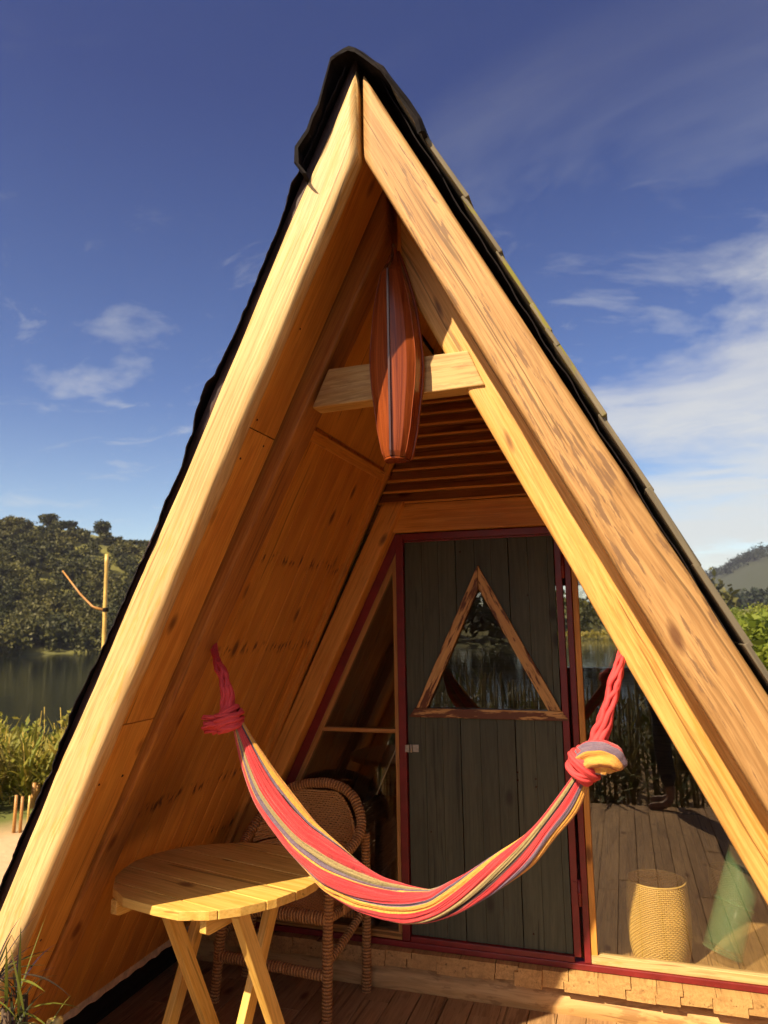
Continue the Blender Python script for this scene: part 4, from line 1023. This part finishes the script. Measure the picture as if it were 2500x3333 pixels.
# ------------------------------------------------------------------ planter at the lower left
PL_ = empty('planter', (-.98, -.14, -.5), label='bamboo stick planter box at the lower left picture corner', cat='planter')
m = MB()
for k in range(30):
    a = 2 * math.pi * k / 30; x = -.985 + .16 * math.cos(a) ; y = -.14 + .13 * math.sin(a)
    m.tube([(x, y, -.5), (x, y, .60 + rnd.uniform(-.03, .055))], .0135, 8)
m.build('bamboo_sticks', M['bamboo'], PL_)
m = MB(); m.tube([(-.985, -.14, .50), (-.985, -.14, .555)], [.13, .13], 20); m.build('soil', M['bark'], PL_)
PT = empty('spiky_plant', (-.985, -.14, .55), label='spiky dark green and purple leaved plant in front of the left rafter', cat='plant')
m = MB()
def arc_blade(m, b, az_, el, L, w, hue, droop):
    d = V(math.cos(az_) * math.cos(el), math.sin(az_) * math.cos(el), math.sin(el)); sd = V(-math.sin(az_), math.cos(az_), 0); vs = []; p = Vector(b); seg = 7; dk = rnd.random() * .6
    for k in range(seg + 1):
        t_ = k / seg; ww = w * (1 - t_ ** 2.2) * (.4 + .6 * min(1, t_ * 4)) / 2
        vs += [p + sd * ww, p + V(0, 0, -.25) * ww, p - sd * ww]
        d = (d + V(0, 0, -droop / seg)).normalized(); p = p + d * L / seg
    fs = []
    for k in range(seg): fs += [(3 * k, 3 * k + 1, 3 * k + 4, 3 * k + 3), (3 * k + 1, 3 * k + 2, 3 * k + 5, 3 * k + 4)]
    m.add(vs, fs, [(hue, dk, 0)] * len(vs), True)
for s_ in range(9):
    hx, hy, hz = -.985 + rnd.uniform(-.08, .07), -.14 + rnd.uniform(-.07, .07), .56 + rnd.uniform(.06, .22)
    for k in range(20): arc_blade(m, (hx, hy, hz - .10 * rnd.random()), rnd.uniform(0, 6.28), rnd.uniform(-.1, 1.35), rnd.uniform(.09, .19), rnd.uniform(.006, .011), rnd.choice([0, 0, .1, .45, .5, 1]), rnd.uniform(.4, 1.5))
for k in range(5): arc_blade(m, (-.985 + .02 * k, -.15, .70), rnd.uniform(0, 6.28), 1.3, rnd.uniform(.20, .27), .010, rnd.choice([.4, 1, .9]), .25)
arc_blade(m, (-.93, -.16, .80), -.1, .35, .20, .009, .2, .8); arc_blade(m, (-.93, -.16, .79), -.2, .25, .12, .012, 1, .5)
m.build('leaves', M['spiky'], PT)
m = MB()
for k in range(8): x = -.985 + rnd.uniform(-.07, .07); y = -.14 + rnd.uniform(-.06, .06); m.tube([(x, y, .545), (x + rnd.uniform(-.01, .01), y, .72)], .005, 6)
m.build('stems', M['bark'], PT)

# ------------------------------------------------------------------ the person taking the picture (seen only mirrored in the glass)
def skin(name, verts, edges, radii, mat, parent=None, sub=2, root=0):
    me = bpy.data.meshes.new(name); me.from_pydata(verts, edges, []); o = bpy.data.objects.new(name, me); COL.objects.link(o)
    md = o.modifiers.new('skin', 'SKIN'); md.use_smooth_shade = True
    for i, r_ in enumerate(radii):
        me.skin_vertices[0].data[i].radius = r_ if isinstance(r_, tuple) else (r_, r_)
        me.skin_vertices[0].data[i].use_root = i == root
    sb = o.modifiers.new('sub', 'SUBSURF'); sb.levels = sb.render_levels = sub
    me.materials.append(mat)
    at = me.attributes.new('gc', 'FLOAT_VECTOR', 'POINT'); at.data.foreach_set('vector', [c for v in verts for c in v])
    if parent is not None: o.parent = parent; o.matrix_parent_inverse = Matrix.Translation(-parent_loc(parent))
    return o
B_ = V(.90, -2.02, 0)                                              # stands at the deck edge, toes towards -x
def w2(x, y, z): return (B_.x + x, B_.y + y, z)
vts = [w2(0, -.02, .92), w2(-.01, 0, 1.08), w2(-.02, .0, 1.26), w2(-.03, .01, 1.40), w2(-.045, .02, 1.475), w2(-.06, .035, 1.56), w2(-.065, .045, 1.66), w2(-.055, .04, 1.73),
       w2(.0, .07, .88), w2(-.02, .10, .50), w2(.03, .12, .09), w2(-.03, .13, .035), w2(-.13, .14, .025), w2(-.17, .14, .02),
       w2(.02, -.10, .88), w2(.0, -.12, .50), w2(.05, -.10, .09), w2(-.01, -.11, .035), w2(-.10, -.13, .025), w2(-.14, -.135, .02),
       w2(-.01, .17, 1.40), w2(-.10, .26, 1.20), w2(-.24, .20, 1.50), w2(-.265, .19, 1.58),
       w2(-.06, -.16, 1.39), w2(-.20, -.16, 1.17), w2(-.36, .0, 1.46), w2(-.375, .04, 1.55)]
eds = [(0, 1), (1, 2), (2, 3), (3, 4), (4, 5), (5, 6), (6, 7), (0, 8), (8, 9), (9, 10), (10, 11), (11, 12), (12, 13), (0, 14), (14, 15), (15, 16), (16, 17), (17, 18), (18, 19), (3, 20), (20, 21), (21, 22), (22, 23), (3, 24), (24, 25), (25, 26), (26, 27)]
rad = [(.14, .10), (.125, .09), (.135, .10), (.11, .085), .052, (.070, .078), (.078, .095), (.05, .06), .085, .055, .036, (.036, .03), (.034, .018), (.022, .012), .085, .055, .036, (.036, .03), (.034, .018), (.022, .012), .052, .040, .028, (.030, .018), .052, .040, .028, (.030, .018)]
PE = skin('person', vts, eds, rad, M['skin'])
tag(PE, 'barefoot person in dark clothes holding a phone at the deck edge, mirrored in glass', 'person')
skin('trousers', [vts[0], w2(-.005, 0, 1.0), vts[8], vts[9], w2(.022, .118, .18), vts[14], vts[15], w2(.042, -.104, .18)], [(0, 1), (0, 2), (2, 3), (3, 4), (0, 5), (5, 6), (6, 7)], [(.15, .115), (.14, .11), .098, .075, .062, .098, .075, .062], M['trousers'], PE)
skin('shirt', [w2(0, -.02, .95), vts[1], vts[2], vts[3], w2(-.04, .015, 1.445), vts[20], w2(-.055, .22, 1.29), vts[24], w2(-.13, -.16, 1.28)], [(0, 1), (1, 2), (2, 3), (3, 4), (3, 5), (5, 6), (3, 7), (7, 8)], [(.155, .115), (.145, .108), (.15, .115), (.125, .10), .07, .068, .058, .068, .058], M['shirt'], PE)
m = MB(); hc = V(*w2(-.045, .035, 1.68)); secs = []
for i in range(9):
    el = R(-8 + i * 98 / 8); rr = .098 * math.cos(el) + .002; zz = hc.z + .105 * math.sin(el)
    secs.append([V(hc.x + .012 + rr * math.cos(a) * (1.02), hc.y + rr * .86 * math.sin(a), zz + (.05 if math.cos(a - 2.75) > .45 and i < 4 else 0) * (4 - i) / 4) for a in [2 * math.pi * q / 20 for q in range(20)]])
m.sweep(secs, secs, True, True); m.build('hair', M['hair'], PE)
fd = V(-.80, .60, 0); sd_ = V(-.60, -.80, 0)
m = MB(); fc = hc + fd * .088
m.tube([fc + V(0, 0, .012), fc + fd * .022 + V(0, 0, -.022), fc + fd * .010 + V(0, 0, -.034)], [.007, .013, .008], 8)
m.build('nose', M['skin'], PE)
for s_ in (-1, 1):
    m = MB(); q0 = fc + sd_ * s_ * .032 + V(0, 0, .012) - fd * .008; m.tube([q0 - sd_ * .011, q0 + fd * .003, q0 + sd_ * .011], [.003, .008, .003], 8); m.build('eye', M['hair'], PE)
    m = MB(); q0 = hc + sd_ * s_ * .079 + V(0, 0, -.015); m.tube([q0 + V(0, 0, .026), q0 + sd_ * s_ * .012, q0 + V(0, 0, -.024)], [.008, .015, .008], 8); m.build('ear', M['skin'], PE)
m = MB(); q0 = fc + V(0, 0, -.062) - fd * .008; m.tube([q0 - sd_ * .022, q0 + fd * .006, q0 + sd_ * .022], [.003, .007, .003], 8); m.build('mouth', M['rope'], PE)
# hands with five fingers closed round the phone
PHc = V(.625, -1.825, 1.702)
for s_, wr in ((-1, 26), (1, 22)):
    wv_ = V(*vts[27 if s_ < 0 else 23]); edge = PHc + V(s_ * .074, -.002, 0); palm = wv_.lerp(edge, .55) + V(0, -.012, -.006)
    hv_ = [wv_, palm]; he = [(0, 1)]; hr = [(.026, .018), (.036, .014)]
    for k, (dz, l) in enumerate(((.030, .9), (.010, 1.), (-.010, .95), (-.028, .75))):
        b = len(hv_); kn = palm.lerp(edge, .55) + V(s_ * .006, -.012, dz); tip = edge + V(-s_ * .030 * l, -.010, dz); mid = edge + V(s_ * .010, -.012, dz)
        hv_ += [kn, mid, tip]; he += [(1, b), (b, b + 1), (b + 1, b + 2)]; hr += [.0095, .0085, .007]
    b = len(hv_); hv_ += [palm + V(0, .004, .03), edge + V(s_ * .008, .006, .040), edge + V(-s_ * .018, -.010, .046)]; he += [(1, b), (b, b + 1), (b + 1, b + 2)]; hr += [.011, .0095, .008]
    skin('hand', [tuple(v) for v in hv_], he, hr, M['skin'], PE)
PH = MB(); PH.box(PHc, (.150, .008, .072)); tag(PH.build('phone', M['phone'], None, bevel=.004), 'black phone held sideways by the mirrored person', 'phone')

t = NT('haze'); pv = t.N('VolumePrincipled', {'Color': (.62, .66, .92, 1), 'Density': .00030, 'Anisotropy': .2}); t.t.links.new(pv.outputs[0], t.out.inputs['Volume'])
m = MB(); m.box((0, 0, 55), (2400, 2400, 124)); hz = m.build('haze', t.m); tag(hz, kind='stuff')
# ------------------------------------------------------------------ light, sky, camera
Wd = bpy.data.worlds.new('World'); S.world = Wd; Wd.use_nodes = True; nt = Wd.node_tree; nt.nodes.clear()
class WT(NT):
    def __init__(s): s.t = nt; s.n = nt.nodes
w = WT(); sd = V(.46, .93, -1).normalized()
sky = w.N('TexSky', sky_type='NISHITA', sun_disc=False, sun_elevation=math.asin(-sd.z), sun_rotation=math.atan2(-sd.x, -sd.y), altitude=1500, air_density=1.0, dust_density=.6, ozone_density=2.5)
tc_ = w.N('TexCoord').outputs['Generated']; sp = w.N('SeparateXYZ', {0: tc_}); zc = sp.outputs[2]
tint = w.ramp(zc, (.0, (.55, .51, .40)), (.12, (.38, .375, .345)), (.30, (.200, .228, .30)), (.62, (.115, .127, .225)))
col = w.mix(1, sky.outputs[0], tint, 'MULTIPLY')
den = w.math('ADD', w.math('MAXIMUM', zc, 0), .11)
cv = w.N('VectorMath', {0: tc_, 1: w.N('CombineXYZ', {0: den, 1: den, 2: den}).outputs[0]}, operation='DIVIDE').outputs[0]
cn = w.noise(w.map(cv, (1.05, 1.35, .0), (2.9, .8, 0)), 1.05, 7, .60, .5)
wis = w.noise(w.map(cv, (3.4, 5.2, 0), (1.3, 6.1, 0)), 1, 7, .66, .8)
azm = w.N('VectorMath', {0: tc_, 1: (.95, .35, 0)}, operation='DOT_PRODUCT').outputs['Value']   # more cloud to the right
bias = w.math('ADD', w.math('MULTIPLY', azm, .25), w.math('MULTIPLY', zc, -.20))
low = w.ramp(zc, (.0, .10), (.10, .06), (.25, 0.0), (.5, -.0))
f1 = w.ramp(w.math('ADD', w.math('ADD', cn, bias), low), (.46, 0), (.62, .65), (.82, 1))
f2 = w.math('MULTIPLY', w.ramp(w.math('ADD', wis, w.math('MULTIPLY', zc, -.12)), (.53, 0), (.73, 1)), .34)
fac = w.math('MINIMUM', w.math('ADD', f1, f2), .82)
fac = w.math('MULTIPLY', fac, w.ramp(zc, (0, 1), (.40, .8), (.52, .25), (.68, .0)))
col = w.mix(fac, col, (2.05, 2.02, 1.83))
fill_glow = w.math('POWER', w.math('MAXIMUM', w.N('VectorMath', {0: tc_, 1: tuple(-sd)}, operation='DOT_PRODUCT').outputs['Value'], 0), 6)   # glow added to the sky round the unseen sun, fills the shaded porch
col = w.mix(1, col, w.mix(fill_glow, (0, 0, 0), (5.0, 3.7, 2.1)), 'ADD')
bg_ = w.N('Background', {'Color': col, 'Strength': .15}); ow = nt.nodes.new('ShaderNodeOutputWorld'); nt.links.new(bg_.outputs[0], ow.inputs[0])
sl_ = bpy.data.lights.new('sun', 'SUN'); sl_.energy = 3.45; sl_.angle = R(.5); sl_.color = (1, .80, .52)
so = bpy.data.objects.new('sun', sl_); COL.objects.link(so); so.rotation_euler = sd.to_track_quat('-Z', 'Y').to_euler(); so.location = (-4, -6, 12)

cd = bpy.data.cameras.new('camera'); cam = bpy.data.objects.new('camera', cd); COL.objects.link(cam); S.camera = cam
cd.sensor_fit = 'HORIZONTAL'; cd.sensor_width = 36; cd.lens = 36 * 1564.23 / 1659; cd.clip_end = 6000; cd.clip_start = .005
a, b, c_ = R(8.3823), R(-17.978), R(-.9106)
fw = V(math.sin(b) * math.cos(a), math.cos(b) * math.cos(a), math.sin(a)); r_ = V(math.cos(b), -math.sin(b), 0); u_ = r_.cross(fw)
rr = r_ * math.cos(c_) + u_ * math.sin(c_); uu = -r_ * math.sin(c_) + u_ * math.cos(c_)
cam.matrix_world = Matrix(((rr.x, uu.x, -fw.x, .625), (rr.y, uu.y, -fw.y, -1.7937), (rr.z, uu.z, -fw.z, 1.7008), (0, 0, 0, 1)))
cd.dof.use_dof = True; cd.dof.focus_distance = 2.5; cd.dof.aperture_fstop = 6.5

S.view_settings.view_transform = 'Standard'; S.view_settings.look = 'None'; S.view_settings.exposure = 1.5; S.view_settings.gamma = 1
S.cycles.use_adaptive_sampling = True; S.cycles.adaptive_threshold = .02; S.cycles.max_bounces = 10; S.cycles.transparent_max_bounces = 16
S.cycles.use_denoising = True; S.cycles.sample_clamp_indirect = 6; S.cycles.caustics_reflective = False; S.cycles.caustics_refractive = False
